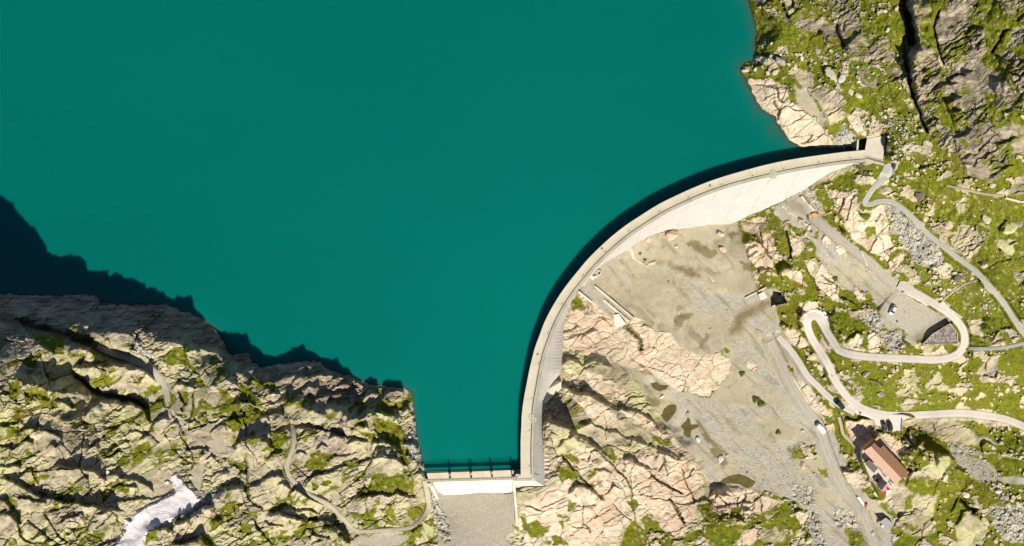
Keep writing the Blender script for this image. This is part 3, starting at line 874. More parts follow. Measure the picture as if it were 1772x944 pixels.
bd1 = beds(-27, 30, 501); bd2 = beds(-31, 12.5, 511); bd3 = beds(-24, 6.2, 521, .4); bdx = beds(38, 22, 531); bdq = beds(-37, 9, 541, .35); bdr = beds(-35, 20, 551, .4)
rock_r = .75 * h1 + rough * (.26 * h2 + .14 * h3 + .15 * hf + .08 * h4 + 1.0 * bd1 + .62 * bd2 + .30 * bd3 + .35 * bdx) + .12 * fb2 - .22 * np.exp(-(e2 / .06) ** 2) - .9 * np.exp(-(e1 / .022) ** 2) * (q1 > .3)
rock_p = .35 * h1 + .20 * h2 + .07 * h3 + .06 * hf + .03 * h4 + .42 * bd1 + .26 * bd2 * (fb1 > -.2) + .22 * bdx + .10 * bd3 + .10 * fb2 - .38 * np.exp(-(e2 / .05) ** 2) * (q2 > .35) - .7 * np.exp(-(e1 / .02) ** 2) * (q1 > .3)
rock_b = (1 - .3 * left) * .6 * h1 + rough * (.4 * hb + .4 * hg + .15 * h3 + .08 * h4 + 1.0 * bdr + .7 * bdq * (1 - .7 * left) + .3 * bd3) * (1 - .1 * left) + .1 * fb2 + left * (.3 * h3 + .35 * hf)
bush = sstep(.15, .6, pn(lx / 5.5, ly / 5.5, 71) + .35 * fb1)
turf = .34 * fb2 + .05 * fb3 + .05 * bush + .3 * fb1
# loose rock in turf: single stones and clusters, elongated along the strike
dens = np.clip(.15 + .36 * pn(lx / 38, ly / 38, 72), .02, .75)
st1 = (qs < dens) * sstep(.46, .34, ds) ; st2 = (qc < dens * .8) * sstep(.44, .32, dc)
outc = sstep(.24, .34, pn(wx / 30, wy / 19, 73) + .22 * h3 + .15 * fb2)   # bedrock breaking through
stone = np.clip(np.maximum(np.maximum(st1, st2), outc), 0, 1)
mix_h = turf * (1 - stone) + stone * (.32 + .32 * h3 + .2 * h4 + .3 * h2 + .35 * np.maximum(st1, st2))
grav = .10 * fb2 + .05 * fb3 + .4 * pn(lx / 60, ly / 60, 75)
silt = .45 * pn(lx / 48, ly / 48, 76) + .05 * fb2
scree = .42 * hc + .25 * hs + .10 * h4 + .3 * fb2
tex = (cov['r'] * rock_r + cov['p'] * rock_p + cov['b'] * rock_b + cov['g'] * turf + cov['m'] * mix_h + cov['v'] * grav
       + cov['s'] * silt + cov['w'] * (silt * .5 - .15) + cov['c'] * scree)
flat = cov['v'] + cov['s'] + cov['w']
shl = sh[LM]
tex *= np.clip(shl / 10, .25, 1)
_cl = np.maximum(np.gradient(GU)[None, :], np.gradient(GV)[:, None])[LM]
tex *= 1 / (1 + (np.maximum(_cl - 3, 0) / 7) ** 2)
Z[LM] += tex + ADD[LM] * np.clip(1 - 1.0 * flat, 0, 1) * np.clip(shl / 7, .1, 1)

# weights the material reads
moss = (cov['r'] * left * sstep(.30, .55, fb1 * .5 + .45 * fb2 - .9 * h2 - .5 * h3 - .06 + .3 * pn(lx / 120, ly / 120, 80))
        + cov['b'] * (1 - left) * .95 * sstep(.0, .32, fb1 * .6 + .6 * fb2 - .35 * hb - .25 * bdq)
        + cov['p'] * .5 * sstep(.55, .8, fb2 - .5 * h2))
crk = CRK[LM] * (1 - flat)
seam = np.exp(-(e2 / .05) ** 2) * (q2 > .35) * (cov['p'] + .4 * cov['r'] * (1 - left))
g_w = np.clip(cov['g'] * (1 - .9 * sstep(.62, .7, qs * (ds < .3) ) * .5) + cov['m'] * (1 - stone) + moss, 0, 1)
g_w = np.maximum(g_w, np.clip(crk * .55 * (cov['p'] + cov['r']), 0, 1) * (pn(lx / 12, ly / 12, 82) > -.1))
WT = np.zeros(SH + (9,), np.float32)
def put(i, v): 
    t = WT[..., i]; t[LM] = v
put(0, g_w)
put(1, cov['p'] + cov['m'] * stone * .35 * (lx > 900))
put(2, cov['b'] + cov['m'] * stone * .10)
_a = (lx + ly) * .7071; _b = (lx - ly) * .7071
_fl = fbm(_a / 95 + .4 * fb1, _b / 26 + .5 * fb1, 610, 4)
_mx = cov['v'] * (lx > 905) * .55 * sstep(-.05, .45, _fl + .25 * pn(lx / 150, ly / 150, 615))
_wt = cov['v'] * (lx < 910) * .28 + cov['v'] * (lx > 905) * .45 * sstep(.30, .6, fbm(_a / 60, _b / 9, 620, 3)) + cov['s'] * .55 * sstep(.22, .6, fbm(_a / 45 + fb1, _b / 30, 625, 3))
put(3, cov['v'] - _mx + .2 * cov['c'])
put(4, cov['s'] + _mx)
put(5, cov['w'] + _wt)
put(6, cov['c'] * (.75 + .25 * (q4 - .5)))
put(7, np.clip(np.maximum(crk, seam * .5) , 0, 1))
put(8, np.clip(.5 + .5 * (q2 - .5) + .35 * (q3 - .5) + .25 * (qb - .5) + .2 * fb2, 0, 1))     # block to block tone
del _a, _b, _fl, cov, h1, h2, h3, h4, hb, hc, hs, fb1, fb2, fb3, tex, turf, mix_h, rock_r, rock_p, rock_b

# ------------------------------------------------------------------ things cut into or laid on the ground
def zat(x, y):
    x = np.asarray(x, float); y = np.asarray(y, float)
    return _bil(GU, GV, Z, x, y)

def box_smooth(a, n):
    k = np.ones(2 * n + 1) / (2 * n + 1)
    return np.convolve(np.pad(a, n, mode='reflect', reflect_type='odd') if len(a) > n else np.pad(a, n, mode='edge'), k, mode='valid')

def resample(p, step):
    seg = np.r_[0, np.cumsum(np.hypot(*(p[1:] - p[:-1]).T))]
    n = max(2, int(seg[-1] / step) + 1)
    t = np.linspace(0, seg[-1], n)
    return np.c_[np.interp(t, seg, p[:, 0]), np.interp(t, seg, p[:, 1])]

def chaikin(p, n=2):
    for _ in range(n):
        q = np.empty((2 * len(p) - 2, 2))
        q[0::2] = .75 * p[:-1] + .25 * p[1:]; q[1::2] = .25 * p[:-1] + .75 * p[1:]
        p = np.vstack([p[:1], q, p[-1:]])
    return p

def level(p, z, grow=1.5, blend=5.0):
    """flatten the ground inside an outline"""
    sl = bbox(p, grow + blend + 4)
    d = poly_sd(p, PX[sl], PY[sl])
    w = sstep(-blend - grow, -grow, d)
    Z[sl] = Z[sl] * (1 - w) + z * w

PLATFORM = pts("V 400,430 470,340 560,240 700,300 880,400 960,440 960,500 700,690 560,600 420,500")
level(PLATFORM, -25.0, 2, 5)
ROADLINES = []
for ln in ROADS.strip().splitlines():
    a, b = ln.split('|'); name, w = a.split(); w = float(w)
    p = resample(chaikin(pts(b)), 2.5)
    z = box_smooth(zat(p[:, 0], p[:, 1]), 5)
    z = box_smooth(np.minimum(z, box_smooth(z, 6) + .4), 4)
    ROADLINES.append((name, w, p, z))
for name, w, p, z in ROADLINES:
    sl = bbox(p, w / 2 + 12)
    x, y = PX[sl], PY[sl]
    best = np.full(x.shape, 1e9); zz = np.zeros(x.shape)
    for (qx, qy), qz in zip(p, z):
        i0, i1 = np.searchsorted(x[0], [qx - w / 2 - 9, qx + w / 2 + 9]); j0, j1 = np.searchsorted(y[:, 0], [qy - w / 2 - 9, qy + w / 2 + 9])
        if i0 == i1 or j0 == j1: continue
        s2 = (slice(j0, j1), slice(i0, i1))
        dd = (x[s2] - qx) ** 2 + (y[s2] - qy) ** 2
        m = dd < best[s2]
        best[s2] = np.where(m, dd, best[s2]); zz[s2] = np.where(m, qz, zz[s2])
    d = np.sqrt(best)
    m = sstep(w / 2 + (6 if w > 7 else 3), w / 2 + 1.2, d)
    Z[sl] = Z[sl] * (1 - m) + (zz - .10) * m
# puddles
PUD = []
for ln in PUDDLES.strip().splitlines():
    p = pts(ln); c = p.mean(0)
    z = float(np.percentile(zat(p[:, 0], p[:, 1]), 30)) - .05
    sl = bbox(p, 22)
    d = poly_sd(p, LX[sl], LY[sl])
    w = sstep(-16, 1, d)
    Z[sl] = Z[sl] * (1 - w) + (z - .02 - .25 * sstep(-1, 3, d)) * w
    PUD.append((p, z))
# pits and building plots
TUNNEL = pts(". 1339.6,502.5 1352,505 1361,523 1336,529 1334.5,515.6")
sl = bbox(TUNNEL, 8); d = poly_sd(TUNNEL, PX[sl], PY[sl])
TUNZ = float(zat(1330, 520)) 
Z[sl] = np.where(d > -1.0, np.minimum(Z[sl], TUNZ - 3.5), Z[sl])
VP = pts('V 660,480 1000,440 1070,530 890,650 720,760 640,690')
_t = np.exp(-((PX - 1596) ** 2 + (PY - 595) ** 2) / 15.0 ** 2)
sl = bbox(VP, 12); _d = poly_sd(VP, PX[sl], PY[sl]); _w = sstep(-6, -1, _d)
Z[sl] = Z[sl] * (1 - _w) + (-25.0 + 1.5 * _t[sl]) * _w
VHOUSE = pts(". 1643,563 1652.5,573 1657,594 1596,595 1613,577")

HUTZ = -39.6
level(pts(". 1494,781 1512,762 1530,766 1574,815 1562,840 1548,838 1533,861 1524,856 1516,839 1495,804"), HUTZ, 2.5, 4)
pk = pts('W 590,555 900,548 990,572 910,605 890,695 800,705 640,650'); level(pk, float(zat(*pts('W 760,560')[0])) - .02, 1, 5)
SHEDZ = float(zat(1530, 898)); level(pts(". 1521,903 1533,895 1547,906 1536,915"), SHEDZ, 1.5, 3)
PADZ = -.4
level(pts(". 1486,240 1500,238 1534,233 1530,276 1545,285 1536,300 1520,296 1497,284 1486,270"), PADZ, .5, 6)
sl = bbox(pts(". 1484,238 1499,238 1495,272 1486,265"), 6)
d = poly_sd(pts(". 1486.5,241 1499.5,239 1494.5,270 1490.5,269 1486.5,261"), PX[sl], PY[sl])
Z[sl] = np.where(d > -.3, np.minimum(Z[sl], -6.0), Z[sl])
# the valley floor of the spillway, trimmed to its walls
# nothing of the ground may show through the dam
sl = bbox(DAMPOLY, 5)
d = poly_sd(DAMPOLY, PX[sl], PY[sl])
fz = []
for x, y in FOOT: fz.append(float(BASE[np.searchsorted(GV, y), np.searchsorted(GU, x)]))
FOOTZ = np.array(fz); FOOTZ[-1] = -1.2; FOOTZ[-2] = min(FOOTZ[-2], -3)
near_i = np.zeros(d.shape); bd = np.full(d.shape, 1e9)
for (x, y), z in zip(np.vstack([resample(FOOT[i:i + 2], 6) for i in range(len(FOOT) - 1)]),
                     np.hstack([np.linspace(FOOTZ[i], FOOTZ[i + 1], len(resample(FOOT[i:i + 2], 6))) for i in range(len(FOOT) - 1)])):
    q = (PX[sl] - x) ** 2 + (PY[sl] - y) ** 2
    m = q < bd; bd = np.where(m, q, bd); near_i = np.where(m, z, near_i)
Z[sl] = np.where(d > 1.0, np.minimum(Z[sl], near_i - 9), Z[sl])
WEIRPOLY = pts(". 741,815 901,810 905,832 892,836 886,846 761,849 752,834 741,832")
sl = bbox(WEIRPOLY, 4); d = poly_sd(WEIRPOLY, PX[sl], PY[sl])
Z[sl] = np.where(d > 1.0, np.minimum(Z[sl], -18), Z[sl])
# snow bank: firn fills the gully smoothly
sl = bbox(SNOW, 30)
zs = Z[sl].copy()
for _ in range(40):
    zs[1:-1, 1:-1] = .2 * (zs[1:-1, 1:-1] + zs[:-2, 1:-1] + zs[2:, 1:-1] + zs[1:-1, :-2] + zs[1:-1, 2:])
SNOW_SL, SNOW_Z = sl, zs

# ------------------------------------------------------------------ meshes from the grid
def mesh_from(name, co, quads, mat, parent=None, smooth=False):
    me = bpy.data.meshes.new(name)
    n, f = len(co), len(quads)
    k = quads.shape[1]
    me.vertices.add(n); me.vertices.foreach_set('co', np.ascontiguousarray(co, np.float32).ravel())
    me.loops.add(f * k); me.loops.foreach_set('vertex_index', np.ascontiguousarray(quads, np.int32).ravel())
    me.polygons.add(f); me.polygons.foreach_set('loop_start', np.arange(0, f * k, k, dtype=np.int32))
    me.polygons.foreach_set('loop_total', np.full(f, k, np.int32))
    me.polygons.foreach_set('use_smooth', np.full(f, smooth))
    me.update(calc_edges=True); me.validate()
    me.materials.append(mat)
    o = bpy.data.objects.new(name, me); COL.objects.link(o)
    if parent: o.parent = parent
    return o

def unproject(px, py, z):
    k = S0 * (HC - z) / HC
    return np.stack([(px - CX) * k, -(py - CY) * k, z], -1)

def grid_mesh(name, px, py, z, keep, mat, attrs=(), smooth=False):
    """keep: mask on cells"""
    r, c = px.shape
    idx = np.arange(r * c).reshape(r, c)
    q = np.stack([idx[:-1, :-1][keep], idx[1:, :-1][keep], idx[1:, 1:][keep], idx[:-1, 1:][keep]], -1)
    used = np.unique(q)
    mp = np.full(r * c, -1, np.int64); mp[used] = np.arange(len(used))
    co = unproject(px.ravel()[used], py.ravel()[used], z.ravel()[used])
    o = mesh_from(name, co, mp[q], mat, smooth=smooth)
    for an, arr in attrs:
        a = o.data.attributes.new(an, 'FLOAT_COLOR', 'POINT')
        v = np.ones((len(used), 4), np.float32); v[:, :3] = arr.reshape(-1, 3)[used]
        a.data.foreach_set('color', v.ravel())
    return o
# ------------------------------------------------------------------ materials
def new_mat(name):
    m = bpy.data.materials.new(name); m.use_nodes = True
    nt = m.node_tree; nt.nodes.clear()
    out = nt.nodes.new('ShaderNodeOutputMaterial'); b = nt.nodes.new('ShaderNodeBsdfPrincipled')
    nt.links.new(b.outputs[0], out.inputs[0])
    b.inputs['Roughness'].default_value = .85
    b.inputs['Specular IOR Level'].default_value = .2
    return m, nt, b

class G:
    """small node-graph helper"""
    def __init__(s, nt): s.nt = nt
    def n(s, t, **kw):
        x = s.nt.nodes.new(t)
        for k, v in kw.items(): setattr(x, k, v)
        return x
    def l(s, a, b): s.nt.links.new(a, b)
    def pos(s): 
        if not hasattr(s, '_p'): s._p = s.n('ShaderNodeNewGeometry').outputs['Position']
        return s._p
    def obj(s):
        return s.n('ShaderNodeTexCoord').outputs['Object']
    def noise(s, scale, detail=3, rough=.55, vec=None, dist=0):
        x = s.n('ShaderNodeTexNoise'); x.inputs['Scale'].default_value = scale; x.inputs['Detail'].default_value = detail
        x.inputs['Roughness'].default_value = rough; x.inputs['Distortion'].default_value = dist
        s.l(vec or s.pos(), x.inputs['Vector']); return x.outputs[0]
    def stretch(s, sx, sy, sz, rz=0):
        x = s.n('ShaderNodeMapping'); x.inputs['Scale'].default_value = (sx, sy, sz); x.inputs['Rotation'].default_value = (0, 0, math.radians(rz))
        s.l(s.pos(), x.inputs['Vector']); return x.outputs[0]
    def voro(s, scale, vec=None, feature='F1', out='Distance'):
        x = s.n('ShaderNodeTexVoronoi', feature=feature); x.inputs['Scale'].default_value = scale
        s.l(vec or s.pos(), x.inputs['Vector']); return x.outputs[out]
    def ramp(s, f, stops, interp='LINEAR'):
        x = s.n('ShaderNodeValToRGB'); e = x.color_ramp.elements; x.color_ramp.interpolation = interp
        while len(e) > len(stops): e.remove(e[-1])
        while len(e) < len(stops): e.new(1)
        for q, (p, c) in zip(e, stops):
            q.position = p; q.color = (*c, 1) if hasattr(c, '__len__') else (c, c, c, 1)
        s.l(f, x.inputs[0]); return x.outputs[0]
    def mix(s, f, a, b, t='MIX'):
        x = s.n('ShaderNodeMix', data_type='RGBA', blend_type=t)
        for v, i in ((f, 0), (a, 6), (b, 7)):
            if hasattr(v, 'links'): s.l(v, x.inputs[i])
            elif i == 0: x.inputs[0].default_value = v
            else: x.inputs[i].default_value = (*v, 1)
        return x.outputs[2]
    def math(s, op, a, b=0.0):
        x = s.n('ShaderNodeMath', operation=op)
        for v, i in ((a, 0), (b, 1)):
            if hasattr(v, 'links'): s.l(v, x.inputs[i])
            else: x.inputs[i].default_value = v
        return x.outputs[0]
    def bump(s, h, b, strength=.5, dist=.1):
        x = s.n('ShaderNodeBump'); x.inputs['Strength'].default_value = strength; x.inputs['Distance'].default_value = dist
        s.l(h, x.inputs['Height']); s.l(x.outputs[0], b.inputs['Normal'])
    def attr(s, name):
        x = s.n('ShaderNodeAttribute', attribute_name=name); y = s.n('ShaderNodeSeparateColor')
        s.l(x.outputs['Color'], y.inputs[0]); return y.outputs

def simple(name, col, var=.15, scale=1.5, rough=.8, spec=.25, metal=0, obj=False, bump=0):
    m, nt, b = new_mat(name); g = G(nt)
    v = g.obj() if obj else None
    n = g.noise(scale, 4, .6, v)
    lo = tuple(max(0, c * (1 - var)) for c in col); hi = tuple(min(1, c * (1 + var)) for c in col)
    g.l(g.ramp(n, [(.3, lo), (.7, hi)]), b.inputs['Base Color'])
    b.inputs['Roughness'].default_value = rough; b.inputs['Specular IOR Level'].default_value = spec; b.inputs['Metallic'].default_value = metal
    if bump: g.bump(g.noise(scale * 6, 3, .6, v), b, bump, .05)
    return m

def rock_ramp(g, base, tone, n1, n2, k=1.0):
    pass

def terrain_mat():
    m, nt, b = new_mat('mountain_ground'); g = G(nt)
    A, B, C = g.attr('wa'), g.attr('wb'), g.attr('wc')
    nA = g.noise(.06, 4, .6); nB = g.noise(.35, 5, .62); nC = g.noise(2.2, 4, .65); nD = g.noise(.9, 3, .6)
    streak = g.noise(.55, 5, .7, g.stretch(.30, 2.0, .5, -36))
    tone = C[2]
    # cream gneiss with yellow-green lichen
    r = g.ramp(nB, [(.25, (.22, .18, .115)), (.45, (.37, .315, .20)), (.6, (.44, .38, .245)), (.8, (.33, .295, .16))])
    r = g.mix(g.ramp(nA, [(.30, .8), (.46, 0)]), r, (.30, .255, .195))
    r = g.mix(g.ramp(nA, [(.48, 0), (.64, .8)]), r, (.41, .40, .185))
    r = g.mix(g.ramp(nD, [(.62, 0), (.74, .55)]), r, (.46, .36, .27))
    r = g.mix(.85, r, g.ramp(tone, [(.15, .58), (.5, .95), (.9, 1.12)]), 'MULTIPLY')
    # pink granite
    p = g.ramp(nB, [(.25, (.38, .295, .205)), (.45, (.52, .42, .30)), (.62, (.59, .49, .37)), (.82, (.52, .45, .31))])
    p = g.mix(g.ramp(nA, [(.5, 0), (.64, .7)]), p, (.56, .38, .26))
    p = g.mix(g.ramp(g.noise(.16, 5, .65), [(.60, 0), (.72, .75)]), p, (.50, .33, .13))
    p = g.mix(g.ramp(g.noise(.5, 4, .7), [(.62, 0), (.7, .5)]), p, (.33, .30, .24))
    p = g.mix(.6, p, g.ramp(tone, [(.1, .72), (.5, 1), (.9, 1.1)]), 'MULTIPLY')
    # grey-brown streaked schist; on the left lake bank its dark tone stands in for shade
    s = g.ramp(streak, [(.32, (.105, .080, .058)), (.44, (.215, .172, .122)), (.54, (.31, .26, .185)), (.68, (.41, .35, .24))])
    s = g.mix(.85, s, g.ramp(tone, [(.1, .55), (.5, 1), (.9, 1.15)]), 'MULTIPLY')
    # loose scree
    c = g.ramp(g.voro(1.3, None, 'F1', 'Color'), [(.2, (.22, .20, .165)), (.5, (.36, .335, .28)), (.8, (.47, .44, .365))])
    c = g.mix(.8, c, g.ramp(tone, [(.2, .7), (.8, 1.2)]), 'MULTIPLY')
    # gravel, silt, mud
    v = g.ramp(nC, [(.3, (.27, .245, .20)), (.5, (.335, .31, .255)), (.72, (.41, .38, .315))])
    v = g.mix(g.ramp(nB, [(.42, 0), (.62, .6)]), v, (.29, .255, .185))
    t = g.ramp(nB, [(.3, (.26, .225, .16)), (.55, (.335, .295, .21)), (.8, (.40, .36, .27))])
    t = g.mix(g.ramp(nA, [(.45, 0), (.62, .7)]), t, (.31, .275, .185))
    w = g.ramp(nB, [(.3, (.13, .105, .055)), (.7, (.20, .165, .095))])
    # turf
    q = g.ramp(nB, [(.28, (.058, .076, .005)), (.40, (.105, .124, .006)), (.54, (.145, .152, .007)), (.8, (.19, .166, .011))])
    q = g.mix(g.ramp(nC, [(.32, .8), (.5, 0)]), q, (.040, .055, .005))
    q = g.mix(g.ramp(g.noise(1.1, 4, .7), [(.36, .7), (.5, 0)]), q, (.045, .060, .005))
    q = g.mix(g.ramp(nA, [(.5, 0), (.68, .55)]), q, (.15, .125, .012))
    q = g.mix(g.ramp(g.noise(.2, 3), [(.56, 0), (.68, .55)]), q, (.125, .09, .022))
    col = r
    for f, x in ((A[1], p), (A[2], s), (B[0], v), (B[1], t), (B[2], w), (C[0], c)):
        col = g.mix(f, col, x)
    col = g.mix(g.math('MULTIPLY', C[1], .8), col, (.10, .08, .045))
    col = g.mix(A[0], col, q)
    col = g.mix(.8, col, g.ramp(nC, [(.25, .78), (.5, 1), (.75, 1.12)]), 'MULTIPLY')
    g.l(col, b.inputs['Base Color'])
    b.inputs['Roughness'].default_value = .92; b.inputs['Specular IOR Level'].default_value = .12
    hb = g.math('ADD', g.math('MULTIPLY', g.noise(3.5, 4, .7), 1.0), g.math('MULTIPLY', streak, .6))
    g.bump(hb, b, .55, .25)
    return m

def water_mat():
    m, nt, b = new_mat('lake_water'); g = G(nt)
    D = g.attr('wd')
    n = g.noise(.006, 3, .5)
    sw = g.noise(.012, 4, .6, g.stretch(1, 3.2, 1, 25))
    deep = g.ramp(g.math('ADD', g.math('MULTIPLY', n, .6), g.math('MULTIPLY', sw, .4)), [(.3, (.0, .083, .069)), (.7, (.0, .100, .080))])
    near_c = g.mix(D[1], deep, (.001, .124, .101))
    col = g.mix(D[0], near_c, (.045, .052, .030))
    g.l(col, b.inputs['Base Color'])
    b.inputs['Roughness'].default_value = .12; b.inputs['IOR'].default_value = 1.33; b.inputs['Specular IOR Level'].default_value = .35
    b.subsurface_method = 'BURLEY'; b.inputs['Subsurface Weight'].default_value = .8
    b.inputs['Subsurface Radius'].default_value = (.25, 1.0, .95); b.inputs['Subsurface Scale'].default_value = 2.2
    h = g.math('ADD', g.noise(.9, 3, .6, g.stretch(1, 1.6, 1, 20)), g.math('MULTIPLY', g.noise(.12, 2), 2.0))
    g.bump(h, b, .12, .15)
    return m

def concrete(name, col, stain=.25, lines=None, streak=False):
    m, nt, b = new_mat(name); g = G(nt)
    n1, n2 = g.noise(.25, 5, .65), g.noise(3, 4, .65)
    c = g.ramp(n1, [(.3, tuple(x * (1 - stain) for x in col)), (.6, col), (.8, tuple(min(1, x * 1.05) for x in col))])
    c = g.mix(.7, c, g.ramp(n2, [(.3, .88), (.7, 1.05)]), 'MULTIPLY')
    if streak:
        f = g.noise(1.0, 4, .7, g.stretch(.5, .5, .04, 0))
        c = g.mix(g.ramp(f, [(.54, 0), (.70, .5)]), c, tuple(x * .62 for x in col))
        wv = g.n('ShaderNodeTexWave', wave_type='BANDS', bands_direction='Z', wave_profile='SAW'); wv.inputs['Scale'].default_value = .16; wv.inputs['Distortion'].default_value = .3
        g.l(g.pos(), wv.inputs['Vector'])
        c = g.mix(g.ramp(wv.outputs[1], [(.93, 0), (.985, .35)]), c, tuple(x * .6 for x in col))
        f2 = g.noise(.12, 3, .6); 
        c = g.mix(g.ramp(f2, [(.66, 0), (.80, .15)]), c, (.47, .42, .36))
    g.l(c, b.inputs['Base Color']); b.inputs['Roughness'].default_value = .88; b.inputs['Specular IOR Level'].default_value = .15
    g.bump(n2, b, .25, .05)
    return m

def paint(name, col, rough=.3, metal=0.0, coat=.5, dirt=True):
    m, nt, b = new_mat(name); g = G(nt)
    n = g.noise(2.5, 4, .65, g.obj())
    c = g.ramp(n, [(.35, tuple(x * .82 for x in col)), (.65, col)]) if dirt else g.ramp(n, [(0, col), (1, col)])
    g.l(c, b.inputs['Base Color']); b.inputs['Roughness'].default_value = rough; b.inputs['Metallic'].default_value = metal
    b.inputs['Coat Weight'].default_value = coat; b.inputs['Specular IOR Level'].default_value = .5
    return m

def roof_mat(name, col):
    m, nt, b = new_mat(name); g = G(nt)
    wv = g.n('ShaderNodeTexWave', wave_type='BANDS', bands_direction='X'); wv.inputs['Scale'].default_value = 1.3
    g.l(g.obj(), wv.inputs['Vector'])
    n = g.noise(1.2, 4, .65, g.obj())
    c = g.ramp(n, [(.3, tuple(x * .85 for x in col)), (.7, tuple(x * 1.08 for x in col))])
    c = g.mix(.6, c, g.ramp(wv.outputs[1], [(.0, .82), (.3, 1.0)]), 'MULTIPLY')
    g.l(c, b.inputs['Base Color']); b.inputs['Roughness'].default_value = .55; b.inputs['Specular IOR Level'].default_value = .3
    g.bump(wv.outputs[1], b, .3, .05)
    return m

M = {}
M['ground'] = terrain_mat()
M['water'] = water_mat()
M['deck'] = concrete('deck_concrete', (.50, .45, .335), .12)
M['walk'] = concrete('walkway_concrete', (.42, .385, .28), .25)
M['face'] = concrete('dam_face_concrete', (.475, .445, .405), .08, streak=True)
M['upface'] = concrete('upstream_concrete', (.30, .27, .25), .3)
M['weir'] = concrete('weir_concrete', (.55, .48, .36), .22)
M['chute'] = concrete('chute_concrete', (.60, .55, .46), .10, streak=True)
M['slab'] = concrete('slab_concrete', (.52, .47, .38), .2)
M['oldwall'] = concrete('old_wall_concrete', (.56, .50, .40), .3)
M['gutter'] = simple('gutter_dark', (.06, .045, .03), .3)
M['joint'] = simple('joint_filler', (.24, .20, .14), .2)
M['iron'] = simple('painted_iron', (.10, .09, .08), .3, 4, .6)
M['galv'] = simple('galvanised_steel', (.42, .42, .42), .15, 4, .4, .5, .8)
M['grate'] = simple('steel_grating', (.42, .36, .24), .25, 6, .7)
def road_mat(name, col, var, scale, rut, edge):
    m, nt, b = new_mat(name); g = G(nt)
    A = g.attr('across')
    n = g.noise(scale, 5, .65); n2 = g.noise(.25, 4, .65); n3 = g.noise(4, 3, .7)
    c = g.ramp(n, [(.3, tuple(x * (1 - var) for x in col)), (.7, tuple(x * (1 + var * .6) for x in col))])
    c = g.mix(g.ramp(n2, [(.45, 0), (.65, .5)]), c, tuple(x * .84 for x in col))
    w = g.math('ADD', A[0], g.math('MULTIPLY', g.math('SUBTRACT', g.noise(.35, 3), .5), .35))
    c = g.mix(g.math('MULTIPLY', g.ramp(w, [(.25, 0), (.42, 1), (.58, 1), (.72, 0)]), rut), c, tuple(min(1, x * 1.16) for x in col))
    c = g.mix(g.math('MULTIPLY', g.ramp(w, [(.0, 1), (.18, 0)]), rut * .6), c, tuple(x * .78 for x in col))
    c = g.mix(g.math('MULTIPLY', g.ramp(w, [(.82, 0), (1, 1)]), edge), c, (.20, .18, .10))
    c = g.mix(.7, c, g.ramp(n3, [(.3, .86), (.7, 1.06)]), 'MULTIPLY')
    g.l(c, b.inputs['Base Color']); b.inputs['Roughness'].default_value = .95; b.inputs['Specular IOR Level'].default_value = .1
    g.bump(n3, b, .3, .06)
    return m
M['road'] = simple('pale_road', (.54, .49, .435), .09, .8, .9, .1, bump=.2)
M['track'] = simple('gravel_track_surface', (.36, .325, .26), .18, 1.2, .95, .1, bump=.4)
M['path'] = simple('grey_path_surface', (.35, .335, .295), .12, 1.0, .95, .1, bump=.3)
M['foot'] = simple('footpath_dirt', (.36, .32, .25), .2, 1.5, .95, .1, bump=.4)
M['puddle'] = simple('puddle_water', (.095, .075, .022), .25, .5, .06, .5)

M['road_r'] = road_mat('worn_pale_road', (.50, .455, .40), .10, .8, .35, .45)
M['track_r'] = road_mat('worn_gravel_track', (.345, .315, .255), .16, 1.2, .35, .35)
M['path_r'] = road_mat('worn_grey_path', (.34, .325, .285), .12, 1.0, .4, .5)
M['foot_r'] = road_mat('worn_footpath', (.38, .335, .245), .2, 1.5, .3, .5)
M['face_joint'] = simple('face_joint_stain', (.34, .31, .27), .2, .6)
# ------------------------------------------------------------------ setting
def structure(o): o['kind'] = 'structure'; return o
def tag(o, label, cat, group=None):
    o['label'] = label; o['category'] = cat
    if group: o['group'] = group
    return o

deep = Z < ZW - 9
keep = ~(deep[:-1, :-1] & deep[1:, :-1] & deep[1:, 1:] & deep[:-1, 1:] & lake[:-1, :-1] & lake[1:, 1:])
ground = structure(grid_mesh('mountain_terrain', PX, PY, Z, keep, M['ground'],
    [('wa', WT[..., 0:3]), ('wb', WT[..., 3:6]), ('wc', WT[..., 6:9])]))

# lake: one sheet at lake level, running under the banks and into the dam body
lu = np.unique(np.r_[np.linspace(-3600, -40, 40), np.arange(-40, 1815, 3.0), np.linspace(1815, 2200, 8)])
lv = np.unique(np.r_[np.linspace(-3300, -40, 40), np.arange(-40, 880, 3.0)])
lpx, lpy = np.meshgrid(lu, lv)
LAKE2 = np.vstack([pts(". -3700,2000 -400,1300 -60,700 300,640 640,760 715,835 741,822 900,822 906,825"), CREST_UP[1:-1] + np.array([6., 4.]), pts(". 1488,266 1485,248 1480,240 1600,100 1700,-400 2100,-3300 -3700,-3300")])
inn = inside(LAKE2, lpx, lpy)
lkeep = inn[:-1, :-1] & inn[1:, :-1] & inn[1:, 1:] & inn[:-1, 1:]
shl = np.full(lpx.shape, 1e9)
for p in (SHORE_LEFT, SHORE_RIGHT):
    d, _, _ = line_field(p, lpx, lpy); shl = np.minimum(shl, d)
wob = 1 + .5 * pn(lpx / 30, lpy / 30, 90)
shallow = np.where(lpx > 1100, np.exp(-(shl * wob) / 5.5), np.exp(-(shl * wob) / 3.0) * .55)
dd, _, _ = line_field(pts(". 1338,222 1346,228"), lpx, lpy)
shallow = np.maximum(shallow, .35 * np.exp(-(dd / 14) ** 2))
milky = np.clip(.35 * np.exp(-shl / 30) + .9 * np.exp(-np.hypot(lpx - 1000, lpy - 560) / 420) + .5 * np.exp(-np.hypot(lpx - 800, lpy - 790) / 60), 0, 1)
wd = np.stack([shallow, milky, 0 * milky], -1).astype(np.float32)
